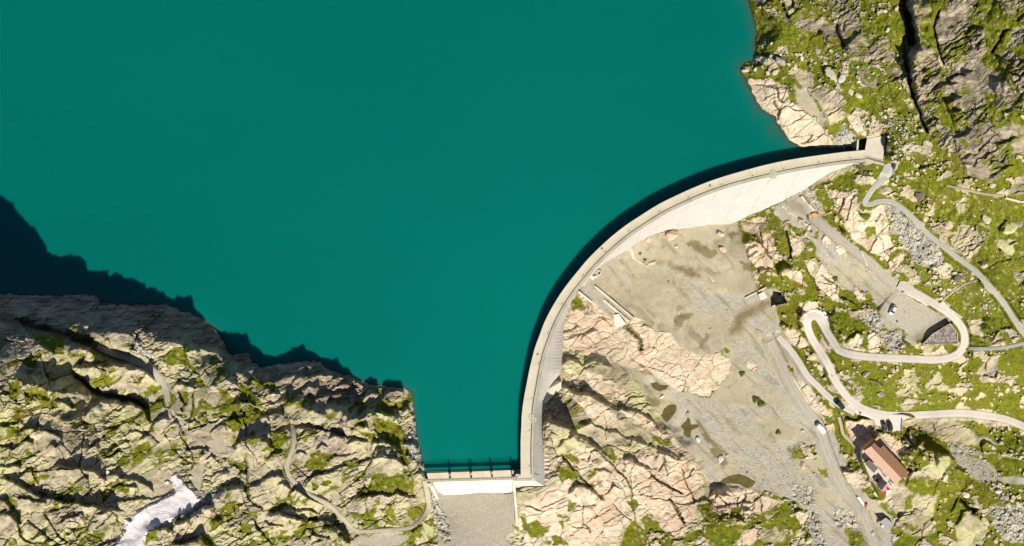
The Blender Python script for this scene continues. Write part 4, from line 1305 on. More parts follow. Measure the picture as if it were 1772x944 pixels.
def flat_mesh(name, px, py, zc, keepc, mat, attrs=()):
    return grid_mesh(name, px, py, np.full(px.shape, zc), keepc, mat, attrs)
structure(flat_mesh('lake_water', lpx, lpy, ZW, lkeep, M['water'], [('wd', wd)]))

def ribbon(name, w, p, z, mat, wob=.5, lift=.05):
    t = np.gradient(p, axis=0); t /= np.maximum(np.hypot(*t.T)[:, None], 1e-9)
    nrm = np.c_[-t[:, 1], t[:, 0]]
    s = np.arange(len(p))
    w1 = w / 2 + wob * pn(s / 3.1, s * 0 + w, 11) + wob * .6 * pn(s / 1.1, s * 0, 12)
    w2 = w / 2 + wob * pn(s / 2.7, s * 0 + w + 9, 13) + wob * .6 * pn(s / 1.2, s * 0 + 5, 14)
    rows = []
    for f in (-1, -.5, 0, .5, 1):
        ww = np.where(f < 0, w1, w2)
        q = p + nrm * (f * ww)[:, None]
        rows.append(unproject(q[:, 0], q[:, 1], z + lift - .05 * abs(f) ** 2))
    co = np.stack(rows, 1).reshape(-1, 3)
    i = np.arange(len(p) - 1)[:, None] * 5 + np.arange(4)[None]
    i = i.ravel()
    q = np.stack([i, i + 5, i + 6, i + 1], -1)
    o = mesh_from(name, co, q, mat, smooth=True)
    a = o.data.attributes.new('across', 'FLOAT_COLOR', 'POINT')
    v = np.ones((len(co), 4), np.float32); v[:, :3] = np.tile(np.array([1, .5, 0, .5, 1], np.float32), len(p))[:, None]
    a.data.foreach_set('color', v.ravel())
    return structure(o)
MATOF = dict(road=('road', .25), gravel_track=('track', 1.0), mountain_path=('path', .5), footpath=('foot', .5))
for k, (name, w, p, z) in enumerate(ROADLINES):
    mk, wb = MATOF[name]
    if name == 'mountain_path' or name == 'footpath': pass
    ribbon(name, w, p, z, M[mk + '_r'], wb, .05 + .004 * k)
# widened bulb of the road head and the paved turning area beside the dam
def patch(name, p, mat, lift=.07, step=1.0, zc=None):
    b0, b1 = p.min(0) - 2, p.max(0) + 2
    u, v = np.meshgrid(np.arange(b0[0], b1[0], step), np.arange(b0[1], b1[1], step))
    c = inside(p, u + .8 * pn(u / 5, v / 5, 21) + .4 * pn(u / 2, v / 2, 23), v + .8 * pn(u / 5, v / 5, 22))
    kk = c[:-1, :-1] & c[1:, :-1] & c[1:, 1:] & c[:-1, 1:]
    z = zat(u, v) if zc is None else np.full(u.shape, float(zc))
    return grid_mesh(name, u, v, z + lift, kk, mat)
structure(patch('parking_area', pts("V 430,430 480,350 560,270 650,290 870,400 940,450 930,500 700,680 580,590 450,520"), M['track'], .03))
structure(patch('turning_area', pts("T 430,690 470,670 520,690 545,730 530,790 470,820 420,800 400,850 360,820 400,760"), M['path'], .16))
structure(patch('road_bulb', pts("V 540,190 560,160 600,140 640,150 760,230 880,330 860,390 740,330 640,270 580,240"), M['road'], .10))
structure(patch('road_hairpin', pts("P 820,430 840,360 900,310 980,300 1050,330 1090,420 1080,500 1030,470 980,410 940,395 900,420 890,470 850,520"), M['road'], .09))
structure(patch('road_junction', pts("W 340,465 430,400 470,400 560,490 760,530 940,550 880,580 700,590 600,585 480,545"), M['road'], .11))
structure(patch('roadside_parking', pts("W 600,540 900,530 1000,556 900,600 880,690 800,700 640,640"), M['road'], .10))
for p, z in PUD:
    structure(patch('puddle', p, M['puddle'], 0, .8, z))
# ------------------------------------------------------------------ mesh builder
class MB:
    def __init__(s): s.v, s.f = [], []
    def add(s, v, f):
        b = len(s.v); s.v += [tuple(map(float, x)) for x in v]; s.f += [tuple(b + i for i in q) for q in f]; return s
    def box(s, c, d, rz=0.0, m=None):
        hx, hy, hz = d[0] / 2, d[1] / 2, d[2] / 2
        cs, sn = math.cos(rz), math.sin(rz)
        v = []
        for z in (-hz, hz):
            for x, y in ((-hx, -hy), (hx, -hy), (hx, hy), (-hx, hy)):
                v.append((c[0] + x * cs - y * sn, c[1] + x * sn + y * cs, c[2] + z))
        return s.add(v, [(3, 2, 1, 0), (4, 5, 6, 7), (0, 1, 5, 4), (1, 2, 6, 5), (2, 3, 7, 6), (3, 0, 4, 7)])
    def prism(s, top, bot):
        """top, bot: matching rings of 3-D points"""
        n = len(top); v = list(top) + list(bot)
        a = sum((top[i][0] * top[(i + 1) % n][1] - top[(i + 1) % n][0] * top[i][1]) for i in range(n))
        f = [tuple(range(n)), tuple(range(2 * n - 1, n - 1, -1))] + [(i, n + i, n + (i + 1) % n, (i + 1) % n) for i in range(n)]
        if a < 0: f = [q[::-1] for q in f]
        return s.add(v, f)
    def tube(s, pts_, r, n=6, cap=True):
        P = [Vector(p) for p in pts_]; rings = []
        for i, p in enumerate(P):
            t = (P[min(i + 1, len(P) - 1)] - P[max(i - 1, 0)]).normalized()
            a = t.cross(Vector((0, 0, 1)) if abs(t.z) < .9 else Vector((1, 0, 0))).normalized(); b = t.cross(a)
            rr = r[i] if hasattr(r, '__len__') else r
            rings.append([p + (a * math.cos(k * 2 * math.pi / n) + b * math.sin(k * 2 * math.pi / n)) * rr for k in range(n)])
        v = [tuple(x) for q in rings for x in q]; f = []
        for i in range(len(P) - 1):
            for k in range(n):
                f.append((i * n + k, i * n + (k + 1) % n, (i + 1) * n + (k + 1) % n, (i + 1) * n + k))
        if cap: f += [tuple(range(n))[::-1], tuple((len(P) - 1) * n + k for k in range(n))]
        return s.add(v, f)
    def disc(s, c, r, h, n=20, r2=None):
        top = [(c[0] + r * math.cos(2 * math.pi * k / n), c[1] + r * math.sin(2 * math.pi * k / n), c[2] + h) for k in range(n)]
        r2 = r if r2 is None else r2
        bot = [(c[0] + r2 * math.cos(2 * math.pi * k / n), c[1] + r2 * math.sin(2 * math.pi * k / n), c[2]) for k in range(n)]
        return s.prism(top, bot)
    def sweep(s, rows, closed=True, caps=True):
        n = len(rows[0]); v = [x for r in rows for x in r]; f = []
        for i in range(len(rows) - 1):
            for k in range(n if closed else n - 1):
                f.append((i * n + k, i * n + (k + 1) % n, (i + 1) * n + (k + 1) % n, (i + 1) * n + k))
        if caps and closed: f += [tuple(range(n))[::-1], tuple((len(rows) - 1) * n + k for k in range(n))]
        return s.add(v, f)
    def build(s, name, mat, parent=None, smooth=False, bevel=0):
        me = bpy.data.meshes.new(name)
        o0 = Vector((0, 0, 0))
        if parent is not None and parent.get('world_parts'): o0 = parent.location
        me.from_pydata([tuple(Vector(v) - o0) for v in s.v], [], s.f)
        me.materials.append(mat)
        bm = bmesh.new(); bm.from_mesh(me); bmesh.ops.recalc_face_normals(bm, faces=bm.faces)
        if bevel: bmesh.ops.bevel(bm, geom=bm.edges, offset=bevel, segments=1, affect='EDGES')
        bm.to_mesh(me); bm.free()
        if smooth: me.polygons.foreach_set('use_smooth', [True] * len(me.polygons))
        o = bpy.data.objects.new(name, me); COL.objects.link(o)
        if parent is not None: o.parent = parent
        return o

def empty(name, loc, rz=0.0, world=False):
    o = bpy.data.objects.new(name, None); COL.objects.link(o)
    o.location = loc; o.rotation_euler = (0, 0, rz); o.empty_display_size = .5
    if world: o['world_parts'] = 1
    return o

def copy_tree(src, loc, rz=0.0, scale=None, label=None):
    r = src.copy(); COL.objects.link(r); r.location = loc; r.rotation_euler = (0, 0, rz)
    if scale: r.scale = scale
    if label: r['label'] = label
    for ch in src.children:
        c = ch.copy(); COL.objects.link(c); c.parent = r
        for g_ in ch.children:
            d_ = g_.copy(); COL.objects.link(d_); d_.parent = c
    return r

def U3(p, z): return [un(x, y, z) for x, y in p]

# ------------------------------------------------------------------ the dam
dam = empty('arch_dam', un(1040, 470, 0), world=True)
tag(dam, 'great curved white concrete dam holding back the green lake', 'dam')
seg = np.r_[0, np.cumsum(np.hypot(*(CREST_DN[1:] - CREST_DN[:-1]).T))]; tt = seg / seg[-1]
NS = 150
ts = np.linspace(0, 1, NS)
def smooth_curve(p, t, at):
    """Catmull-Rom through the survey points"""
    out = np.empty((len(at), 2))
    for k, a in enumerate(at):
        i = min(max(np.searchsorted(t, a) - 1, 0), len(p) - 2)
        p0, p1, p2, p3 = p[max(i - 1, 0)], p[i], p[i + 1], p[min(i + 2, len(p) - 1)]
        h = t[i + 1] - t[i]; s = (a - t[i]) / h
        m1 = (p2 - p0) / max(t[i + 1] - t[max(i - 1, 0)], 1e-9) * h; m2 = (p3 - p1) / max(t[min(i + 2, len(p) - 1)] - t[i], 1e-9) * h
        out[k] = (2*s**3-3*s**2+1)*p1 + (s**3-2*s**2+s)*m1 + (-2*s**3+3*s**2)*p2 + (s**3-s**2)*m2
    return out
dn = smooth_curve(CREST_DN, tt, ts)
ft = np.c_[np.interp(ts, tt, FOOT[:, 0]), np.interp(ts, tt, FOOT[:, 1])]
fzs = np.interp(ts, tt, FOOTZ)
seg_u = np.r_[0, np.cumsum(np.hypot(*(CREST_UP[1:] - CREST_UP[:-1]).T))]; tu = seg_u / seg_u[-1]
up = smooth_curve(CREST_UP, tu, ts)
# keep the crest width even: walk the upstream edge radially from the downstream edge
tg = np.gradient(dn, axis=0); tg /= np.hypot(*tg.T)[:, None]
nr = np.c_[tg[:, 1], -tg[:, 0]]
sgn = np.sign(((up - dn) * nr).sum(1).mean()); nr *= sgn            # points upstream
for i in range(1, NS - 1):
    c = up - dn[i]; along = np.abs((c * tg[i]).sum(1)); j = along.argmin()
for i in range(NS):
    c = up - dn[i]; al = (c * tg[i]).sum(1); j = np.argmin(np.abs(al))
wdt = np.array([max(13.0, ((up - dn[i]) * nr[i]).sum(1)[np.argmin(np.abs(((up - dn[i]) * tg[i]).sum(1)))]) for i in range(NS)])
wdt = box_smooth(np.clip(wdt, 14, 22), 5)
up2 = dn + nr * wdt[:, None]
WK = 4.9
out = dn - nr * WK                                                   # outer edge of the walkway
rows = []
for i in range(NS):
    a = un(*up2[i], 0.0); b = un(*out[i], -.15); f = un(*ft[i], fzs[i])
    g_ = tuple(f[k] + .3 * (f[k] - b[k]) for k in range(3))
    # slight curve of the face: steeper at the top
    m1 = tuple(b[k] * .65 + f[k] * .35 for k in range(2)) + (b[2] * .60 + f[2] * .40,)
    rows.append([(a[0], a[1], -34.0), (a[0], a[1], -.12), b, m1, f, g_])
upw = MB().sweep([[r[0], r[1], (r[1][0] * .7 + r[2][0] * .3, r[1][1] * .7 + r[2][1] * .3, -.12), (r[1][0] * .7 + r[2][0] * .3, r[1][1] * .7 + r[2][1] * .3, -34)] for r in rows])
upw.build('upstream_wall', M['upface'], dam)
MB().sweep([[(r[1][0] * .72 + r[2][0] * .28, r[1][1] * .72 + r[2][1] * .28, -34.5), (r[1][0] * .72 + r[2][0] * .28, r[1][1] * .72 + r[2][1] * .28, -.14), r[2], r[3], r[4], r[5]] for r in rows]).build('downstream_face', M['face'], dam)
for i in range(10, NS - 14, 8):
    r0 = rows[i]; r1 = rows[i + 1]
    def fp(k, t): return np.array(r0[k]) * (1 - t) + np.array(r1[k]) * t
    nrm_ = np.cross(np.array(r1[3]) - np.array(r0[3]), np.array(r0[4]) - np.array(r0[2])); nrm_ /= np.linalg.norm(nrm_)
    if nrm_[2] < 0: nrm_ = -nrm_
    t_ = .10
    MB().sweep([[tuple(fp(k, 0) + nrm_ * .012), tuple(fp(k, t_) + nrm_ * .012), tuple(fp(k, t_) - nrm_ * .1), tuple(fp(k, 0) - nrm_ * .1)] for k in (2, 3, 4)]).build('block_joint', M['face_joint'], dam)
def strip(o0, o1, z, h, i0=0, i1=NS, e0=0.0):
    rr = []
    for i in range(i0, i1):
        a, b = dn[i] + nr[i] * o0, dn[i] + nr[i] * o1
        rr.append([un(*a, z), un(*b, z), un(*b, z + h), un(*a, z + h)])
    return MB().sweep(rr)
def at_w(k):   # offsets are measured from the gutter line, upstream positive
    return k
rr = []
for i in range(NS):
    a, b = dn[i] + nr[i] * .8, up2[i]
    rr.append([un(*a, -.11), un(*b, -.11), un(*b, .05), un(*a, .05)])
MB().sweep(rr).build('crest_deck', M['deck'], dam)
rr = []
for i in range(NS):
    a, b = up2[i] - nr[i] * 1.2, up2[i] + nr[i] * .6
    rr.append([un(*a, .053), un(*b, -.6), un(*b, .35), un(*a, .35)])
MB().sweep(rr).build('upstream_kerb', concrete('kerb_concrete', (.50, .45, .35), .15), dam)
strip(-.75, .75, -.13, .06).build('gutter', M['gutter'], dam)
strip(-WK - .4, -.8, -.145, .115).build('walkway', M['walk'], dam)
strip(-WK - .9, -WK - .42, -.5, .46).build('walkway_edge', M['joint'], dam)
rail = MB()
for off in (-.1,):
    for h in (.55, 1.05):
        rail.tube([un(*(dn[i] + nr[i] * off), h) for i in range(0, NS)], .016, 4)
    for i in range(0, NS):
        p = un(*(dn[i] + nr[i] * off), .5); rail.box((p[0], p[1], .48), (.035, .035, 1.15))
rail.build('railing', M['iron'], dam)
rail2 = MB()
for h in (.5, 1.0):
    rail2.tube([un(*(dn[i] - nr[i] * (WK + .2)), h) for i in range(0, NS)], .016, 4)
for i in range(0, NS):
    p = un(*(dn[i] - nr[i] * (WK + .2)), .5); rail2.box((p[0], p[1], .45), (.03, .03, 1.1))
rail2.build('railing', M['galv'], dam)
# deck joints and the drain covers beside the railing
arc = np.r_[0, np.cumsum(np.hypot(*(dn[1:] - dn[:-1]).T))]
nj = 0
for q in np.arange(18, arc[-1] - 20, 57.5):
    i = int(np.searchsorted(arc, q)); i = min(max(i, 1), NS - 2)
    c = un(*(dn[i] + nr[i] * (wdt[i] * .5 + .4)), 0)
    tw = Vector((tg[i][0], -tg[i][1], 0)); rz = math.atan2(tw.y, tw.x)
    MB().box((c[0], c[1], .049), (.09, (wdt[i] - 2.2) * S0, .012), rz).build('deck_joint', M['joint'], dam)
    d_ = un(*(dn[i] + nr[i] * 3.4 + tg[i] * 3), 0)
    MB().disc((d_[0], d_[1], .045), .24, .03, 12).build('drain_cover', M['iron'], dam)
for x, y in ((1228.6, 320.4), (1041.7, 429.4), (930.3, 612.2)):
    c = un(x, y, 0); MB().disc((c[0], c[1], .045), .42, .035, 16).build('manhole_cover', simple('rusty_cover', (.20, .10, .055), .3, 4), dam)
# the two round bastions for the plumb-line shafts
for x, y, bx, by in ((1337.3, 298.6, 1338.8, 303), (919.8, 721.5, 922.3, 726)):
    c = un(x, y, 0); c2 = un(bx, by, 0)
    p_ = MB().disc((c2[0], c2[1], -2.6), 1.22, 2.62, 28, .7).disc((c[0], c[1], -.1), 1.16, .26, 28).build('round_bastion', M['walk'], dam)
    rg = MB(); n = 28
    for h in (.65, 1.2):
        rg.tube([(c[0] + 1.12 * math.cos(t * 2 * math.pi / n), c[1] + 1.12 * math.sin(t * 2 * math.pi / n), h) for t in range(n + 1)], .11, 5)
    for t in range(0, n, 2):
        rg.box((c[0] + 1.12 * math.cos(t * 2 * math.pi / n), c[1] + 1.12 * math.sin(t * 2 * math.pi / n), .65), (.07, .07, 1.1))
    rg.build('railing_ring', M['iron'], p_)
    MB().disc((c[0] - .05, c[1] + .25, .165), .26, .04, 14).build('shaft_hatch', M['iron'], p_)
    MB().box((c2[0] - .05, c2[1] + .1, .17), (.3, .55, .5), .3).box((c2[0] + .12, c2[1], .17), (.55, .12, .14), .1).build('survey_pillar', M['gutter'], p_)
# south return of the crest towards the weir
ez = -14.0
MB().prism([un(889, 831.8, -.1), un(925, 831.2, -.16), un(925, 820, -.16), un(892, 820, -.1)], [un(889, 843.5, ez), un(947, 843.5, ez), un(946, 826, ez), un(889, 826, ez)]).build('return_wall', M['face'], dam)
MB().prism(U3([(893, 826.5), (902, 819), (920.5, 819), (920.5, 826.8)], .052), U3([(893, 826.5), (902, 819), (920.5, 819), (920.5, 826.8)], -.2)).build('crest_deck', M['deck'], dam)
MB().prism(U3([(892, 827.8), (921, 827.2), (921, 831.4), (892, 832)], -.04), U3([(892, 827.8), (921, 827.2), (921, 831.4), (892, 832)], -.3)).build('walkway', M['walk'], dam)
MB().box((un(911, 827, 0)[0], un(911, 827, 0)[1], -.02), (20 * S0, .22, .1), .015).build('gutter', M['gutter'], dam)
MB().prism(U3([(945.5, 829), (950, 829), (951, 843), (947, 845)], ez + .8), U3([(945.5, 829), (950, 829), (951, 843), (947, 845)], ez - 4)).build('foot_block', M['oldwall'], dam)
# steps of the left abutment
for k in range(7):
    x = 944.5 + .2 * (k % 2); y = 786 + k * 7
    z_ = float(zat(949, y)) + .5
    MB().prism(U3([(x - 3, y), (x + 4.5 + (k % 3), y), (x + 4.5 + (k % 3), y + 4.5), (x - 3, y + 4.5)], z_), U3([(x - 3, y), (x + 4.5, y), (x + 4.5, y + 4.5), (x - 3, y + 4.5)], z_ - 4)).build('abutment_step', M['oldwall'], dam)
for k in range(4):
    x = 905 + k * 10
    MB().prism(U3([(x, 843), (x + 6, 843), (x + 6, 850 - k), (x, 850 - k)], ez + .6 - .2 * k), U3([(x, 843), (x + 6, 843), (x + 6, 850 - k), (x, 850 - k)], ez - 5)).build('abutment_step', M['oldwall'], dam)

# massive concrete footing where the face meets the left rocks
fq = pts(". 936.5,676 944.5,675 962.5,658.5 971.5,660 971.5,672 955,685 941.5,700 940,742 937.5,742")
fz_ = float(zat(975, 668)) + 1.0
MB().prism([un(x, y, fz_ + (3.5 if x < 945 else 0)) for x, y in fq], [un(x, y, fz_ - 12) for x, y in fq]).build('footing', M['oldwall'], dam)
# sheet of concrete at the right end of the crest, with the pit beside it
pad = empty('concrete_platform', un(1515, 255, 0), world=True)
tag(pad, 'square pale concrete platform at the right end of the dam crest', 'platform')
PP = pts(". 1500.5,239.5 1533,233.5 1528,274 1494.5,271")
MB().prism(U3(PP, .10), U3(PP, -7)).build('slab', M['slab'], pad)
MB().prism(U3(pts(". 1499,236 1506,233 1531,229 1533,233 1500,239"), -.1), U3(pts(". 1499,236 1506,233 1531,229 1533,233 1500,239"), -3)).build('broken_edge', M['oldwall'], pad)
q4 = pts(". 1482,262 1497.5,262 1530,273 1533,281 1528,283 1497,277 1482,277")
MB().prism(U3(pts(". 1483,261 1490,268.5 1494.5,271 1528,274 1530,281 1497.5,272.5 1483,274"), .03), U3(pts(". 1483,261 1490,268.5 1494.5,271 1528,274 1530,281 1497.5,272.5 1483,274"), -6)).build('approach', M['deck'], pad)
MB().prism(U3(pts(". 1497.5,273.5 1530,282 1529,286.5 1497,278.5"), -.06), U3(pts(". 1497.5,273.5 1530,282 1529,286.5 1497,278.5"), -4)).build('walkway', M['walk'], pad)
r_ = MB(); pr = [un(1497.5 + 32.5 * t, 273.4 + 8.0 * t, 0) for t in np.linspace(0, 1, 12)]
for h in (.55, 1.05): r_.tube([(a, b, h) for a, b, _ in pr], .045, 5)
for a, b, _ in pr: r_.box((a, b, .5), (.07, .07, 1.1))
r_.build('railing', M['iron'], pad)
wing = MB().prism(U3(pts(". 1483.3,241 1486.2,241 1485,262 1482,262"), .08), U3(pts(". 1483.3,241 1486.2,241 1485,262 1482,262"), -9)).build('wing_wall', M['slab'])
tag(wing, 'thin upright concrete wall beside the dark pit at the right end of the dam', 'wall')

# ------------------------------------------------------------------ overflow weir and footbridge
weir = empty('overflow_weir', un(820, 820, ZW), world=True)
tag(weir, 'straight overflow weir with a white sloping apron left of the curved dam', 'weir')
zs_ = -3.6
SL = pts(". 739,818.5 901.5,812.5 901.5,827.5 739,832.5")
MB().prism(U3(SL, zs_), U3(SL, -16)).build('sill', M['weir'], weir)
edge = pts(". 739,816.2 901.5,811 901.5,812.6 739,818.6")
MB().prism(U3(edge, zs_ - .25), U3(edge, -16)).build('wet_lip', simple('wet_concrete', (.22, .15, .09), .2), weir)
MB().prism([un(741, 832.5, zs_ - .02), un(891, 827.5, zs_ - .02), un(891, 824, zs_ - .02), un(741, 829, zs_ - .02)],
           [un(761.5, 856.5, -12.8), un(886.8, 852, -13.2), un(889, 824, -19), un(741, 829, -19)]).build('apron', M['chute'], weir)
for x, y in ((778.8, 822), (815.4, 820.2), (851.5, 818.4), (887.3, 816.6)):
    ring = [(x - 1.7, y + 6.5), (x + 1.7, y + 6.5), (x + 1.7, y - 2.5), (x + .6, y - 5), (x - .6, y - 5), (x - 1.7, y - 2.5)]
    MB().prism(U3(ring, -.75), U3(ring, -9)).build('pier', M['oldwall'], weir)
    MB().prism(U3([(x - 1.2, y - 2.2), (x + 1.2, y - 2.2), (x + 1.2, y + .4), (x - 1.2, y + .4)], -.15), U3([(x - 1.2, y - 2.2), (x + 1.2, y - 2.2), (x + 1.2, y + .4), (x - 1.2, y + .4)], -.7)).build('gauge_post', M['galv'], weir)
bridge = empty('footbridge', un(815, 827, -.1), world=True)
tag(bridge, 'narrow grated footbridge running along the top of the overflow weir', 'footbridge')
A_, B_ = np.array([736., 831.2]), np.array([893.5, 826.6])
def along(t, off): 
    d = (B_ - A_); n_ = np.array([-d[1], d[0]]) / np.hypot(*d)
    return A_ + d * t + n_ * off
ring = [along(0, -2.5), along(1, -2.5), along(1, 2.5), along(0, 2.5)]
MB().prism(U3(ring, -.05), U3(ring, -.30)).build('grating_deck', M['grate'], bridge)
for k in range(46):
    p, q = along((k + .5) / 46, -2.4), along((k + .5) / 46, 2.4)
    MB().prism(U3([p + (-.22, 0), p + (.22, 0), q + (.22, 0), q + (-.22, 0)], -.02), U3([p + (-.22, 0), p + (.22, 0), q + (.22, 0), q + (-.22, 0)], -.045)).build('cross_bar', M['joint'], bridge)
for off in (-2.4, 2.4):
    rb = MB()
    for h in (.45, .95): rb.tube([un(*along(t, off), h) for t in np.linspace(0, 1, 30)], .045, 5)
    for t in np.linspace(0, 1, 36):
        p = un(*along(t, off), 0); rb.box((p[0], p[1], .42), (.07, .07, 1.1))
    rb.build('railing', M['iron'], bridge)

def wall_along(name, poly, zs, w, mat, depth, parent=None, bev=0):
    p = np.asarray(poly, float); t = np.gradient(p, axis=0); t /= np.hypot(*t.T)[:, None]
    n_ = np.c_[-t[:, 1], t[:, 0]]; rows_ = []
    for i in range(len(p)):
        a, b = p[i] + n_[i] * w / 2, p[i] - n_[i] * w / 2
        A, B = un(*a, zs[i]), un(*b, zs[i])
        rows_.append([A, B, (B[0], B[1], zs[i] - depth), (A[0], A[1], zs[i] - depth)])
    return MB().sweep(rows_).build(name, mat, parent)
w_ = wall_along('training_wall', [(888.5, 829), (890.2, 850), (893, 880), (894.5, 909)], [-1.2, -8.5, -12.5, -14.2], 4.4, M['oldwall'], 9)
tag(w_, 'long thin concrete wall running down the gravel channel from the foot of the weir', 'wall')
cw = chaikin(np.array([(740, 838.5), (745, 839), (750, 847), (754, 856), (757, 863)], float), 2)
cz = [float(zat(x, y)) + .9 for x, y in cw]
w_ = wall_along('curved_parapet', cw, box_smooth(np.array(cz), 3), 5.0, M['chute'], 3)
tag(w_, 'short curved white parapet at the left end of the weir above black rubble', 'parapet')
# ------------------------------------------------------------------ small materials
M['red_roof'] = roof_mat('brown_sheet_roof', (.30, .165, .095))
M['shed_roof'] = roof_mat('grey_sheet_roof', (.27, .25, .25))
M['annex_roof'] = roof_mat('dark_sheet_roof', (.115, .108, .085))
M['render'] = simple('stone_wall', (.42, .36, .27), .25, 1.5)
M['wood'] = simple('brown_timber', (.14, .07, .035), .3, 2)
M['larch'] = simple('orange_timber', (.55, .26, .06), .2, 2)
M['pave'] = simple('terrace_paving', (.48, .43, .35), .15, 2)
M['cloth_plum'] = simple('plum_canvas', (.055, .03, .045), .15, 2, .9)
M['cloth_maroon'] = simple('maroon_canvas', (.17, .045, .03), .2, 2, .9)
M['cloth_red'] = simple('red_canvas', (.62, .02, .045), .08, 2, .85)
M['cloth_white'] = simple('white_canvas', (.80, .78, .78), .04, 2, .85)
M['white'] = paint('white_paint', (.80, .80, .79))
M['silver'] = paint('silver_paint', (.72, .73, .76), .3, .3)
M['navy'] = paint('dark_blue_paint', (.018, .022, .04), .25)
M['graphite'] = paint('graphite_paint', (.07, .07, .08), .3, .2)
M['black'] = paint('black_paint', (.022, .022, .026), .3)
M['glass'] = paint('car_glass', (.012, .014, .018), .08, 0, .2, False)
M['tyre'] = simple('tyre_rubber', (.02, .02, .02), .2, 8)
M['lamp'] = paint('lamp_glass', (.75, .74, .70), .15, 0, .5, False)
M['tail'] = paint('tail_lamp', (.35, .01, .01), .2, 0, .5, False)
M['pinkred'] = simple('faded_red_paint', (.55, .20, .17), .2, 3, .6)
M['stone_pale'] = None

def boulder_mat(name, col, k=.3):
    m, nt, b = new_mat(name); g = G(nt)
    n = g.noise(1.1, 5, .65); n2 = g.noise(5, 4, .7)
    c = g.ramp(n, [(.3, tuple(x * (1 - k) for x in col)), (.55, col), (.75, (col[0] * .95, col[1] * .98, col[2] * .8))])
    c = g.mix(.8, c, g.ramp(n2, [(.3, .75), (.7, 1.1)]), 'MULTIPLY')
    g.l(c, b.inputs['Base Color']); b.inputs['Roughness'].default_value = .92; b.inputs['Specular IOR Level'].default_value = .12
    g.bump(n2, b, .5, .1)
    return m
BM = dict(cream=boulder_mat('cream_boulder', (.46, .41, .29)), pink=boulder_mat('pink_boulder', (.56, .42, .30)), grey=boulder_mat('grey_boulder', (.33, .30, .26)),
          lichen=boulder_mat('lichen_boulder', (.46, .44, .22)), orange=boulder_mat('orange_boulder', (.58, .26, .10)), dark=boulder_mat('dark_boulder', (.17, .145, .12)), white=boulder_mat('white_boulder', (.62, .58, .50)))

# ------------------------------------------------------------------ boulders
def rock_mesh(seed, sub=3):
    rr = np.random.default_rng(seed)
    bm = bmesh.new(); bmesh.ops.create_icosphere(bm, subdivisions=sub, radius=1)
    pl = rr.normal(size=(11, 3)); pl /= np.linalg.norm(pl, axis=1)[:, None]; hh = rr.uniform(.62, .95, 11)
    for v in bm.verts:
        p = np.array(v.co); d = 1.0
        for n_, h_ in zip(pl, hh):
            q = p @ n_
            if q > 1e-6: d = min(d, h_ / q)
        p = p * d * (1 + .05 * math.sin(7 * p[0] + seed) * math.sin(6 * p[1]) + .03 * math.sin(15 * p[2] + 9 * p[0]))
        v.co = p * np.array([1, .82, .62])
    me = bpy.data.meshes.new('boulder'); bm.to_mesh(me); bm.free()
    return me
RMESH = {}
def rmesh(kind, i, sub=2):
    k = (kind, i, sub)
    if k not in RMESH:
        me = rock_mesh(17 + i * 5, sub); me.materials.append(BM[kind]); RMESH[k] = me
    return RMESH[k]
ROCKS = 0
def boulder(px, py, dia_px, kind, label, group=None, rz=None, asp=1.0, sink=.25, hgt=1.0, name='boulder'):
    global ROCKS
    ROCKS += 1
    z = float(zat(px, py)); r = dia_px / 2 * S0 * (HC - z) / HC
    o = bpy.data.objects.new(name, rmesh(kind, ROCKS % 9, 3 if dia_px > 8 else 2)); COL.objects.link(o)
    o.scale = (r * asp, r, r * hgt); rz = random.uniform(0, 6.28) if rz is None else rz
    o.rotation_euler = (random.uniform(-.12, .12), random.uniform(-.12, .12), rz)
    x, y, _ = un(px, py, z); o.location = (x, y, z + r * .62 * hgt * (1 - 2 * sink))
    return tag(o, label, 'boulder', group)

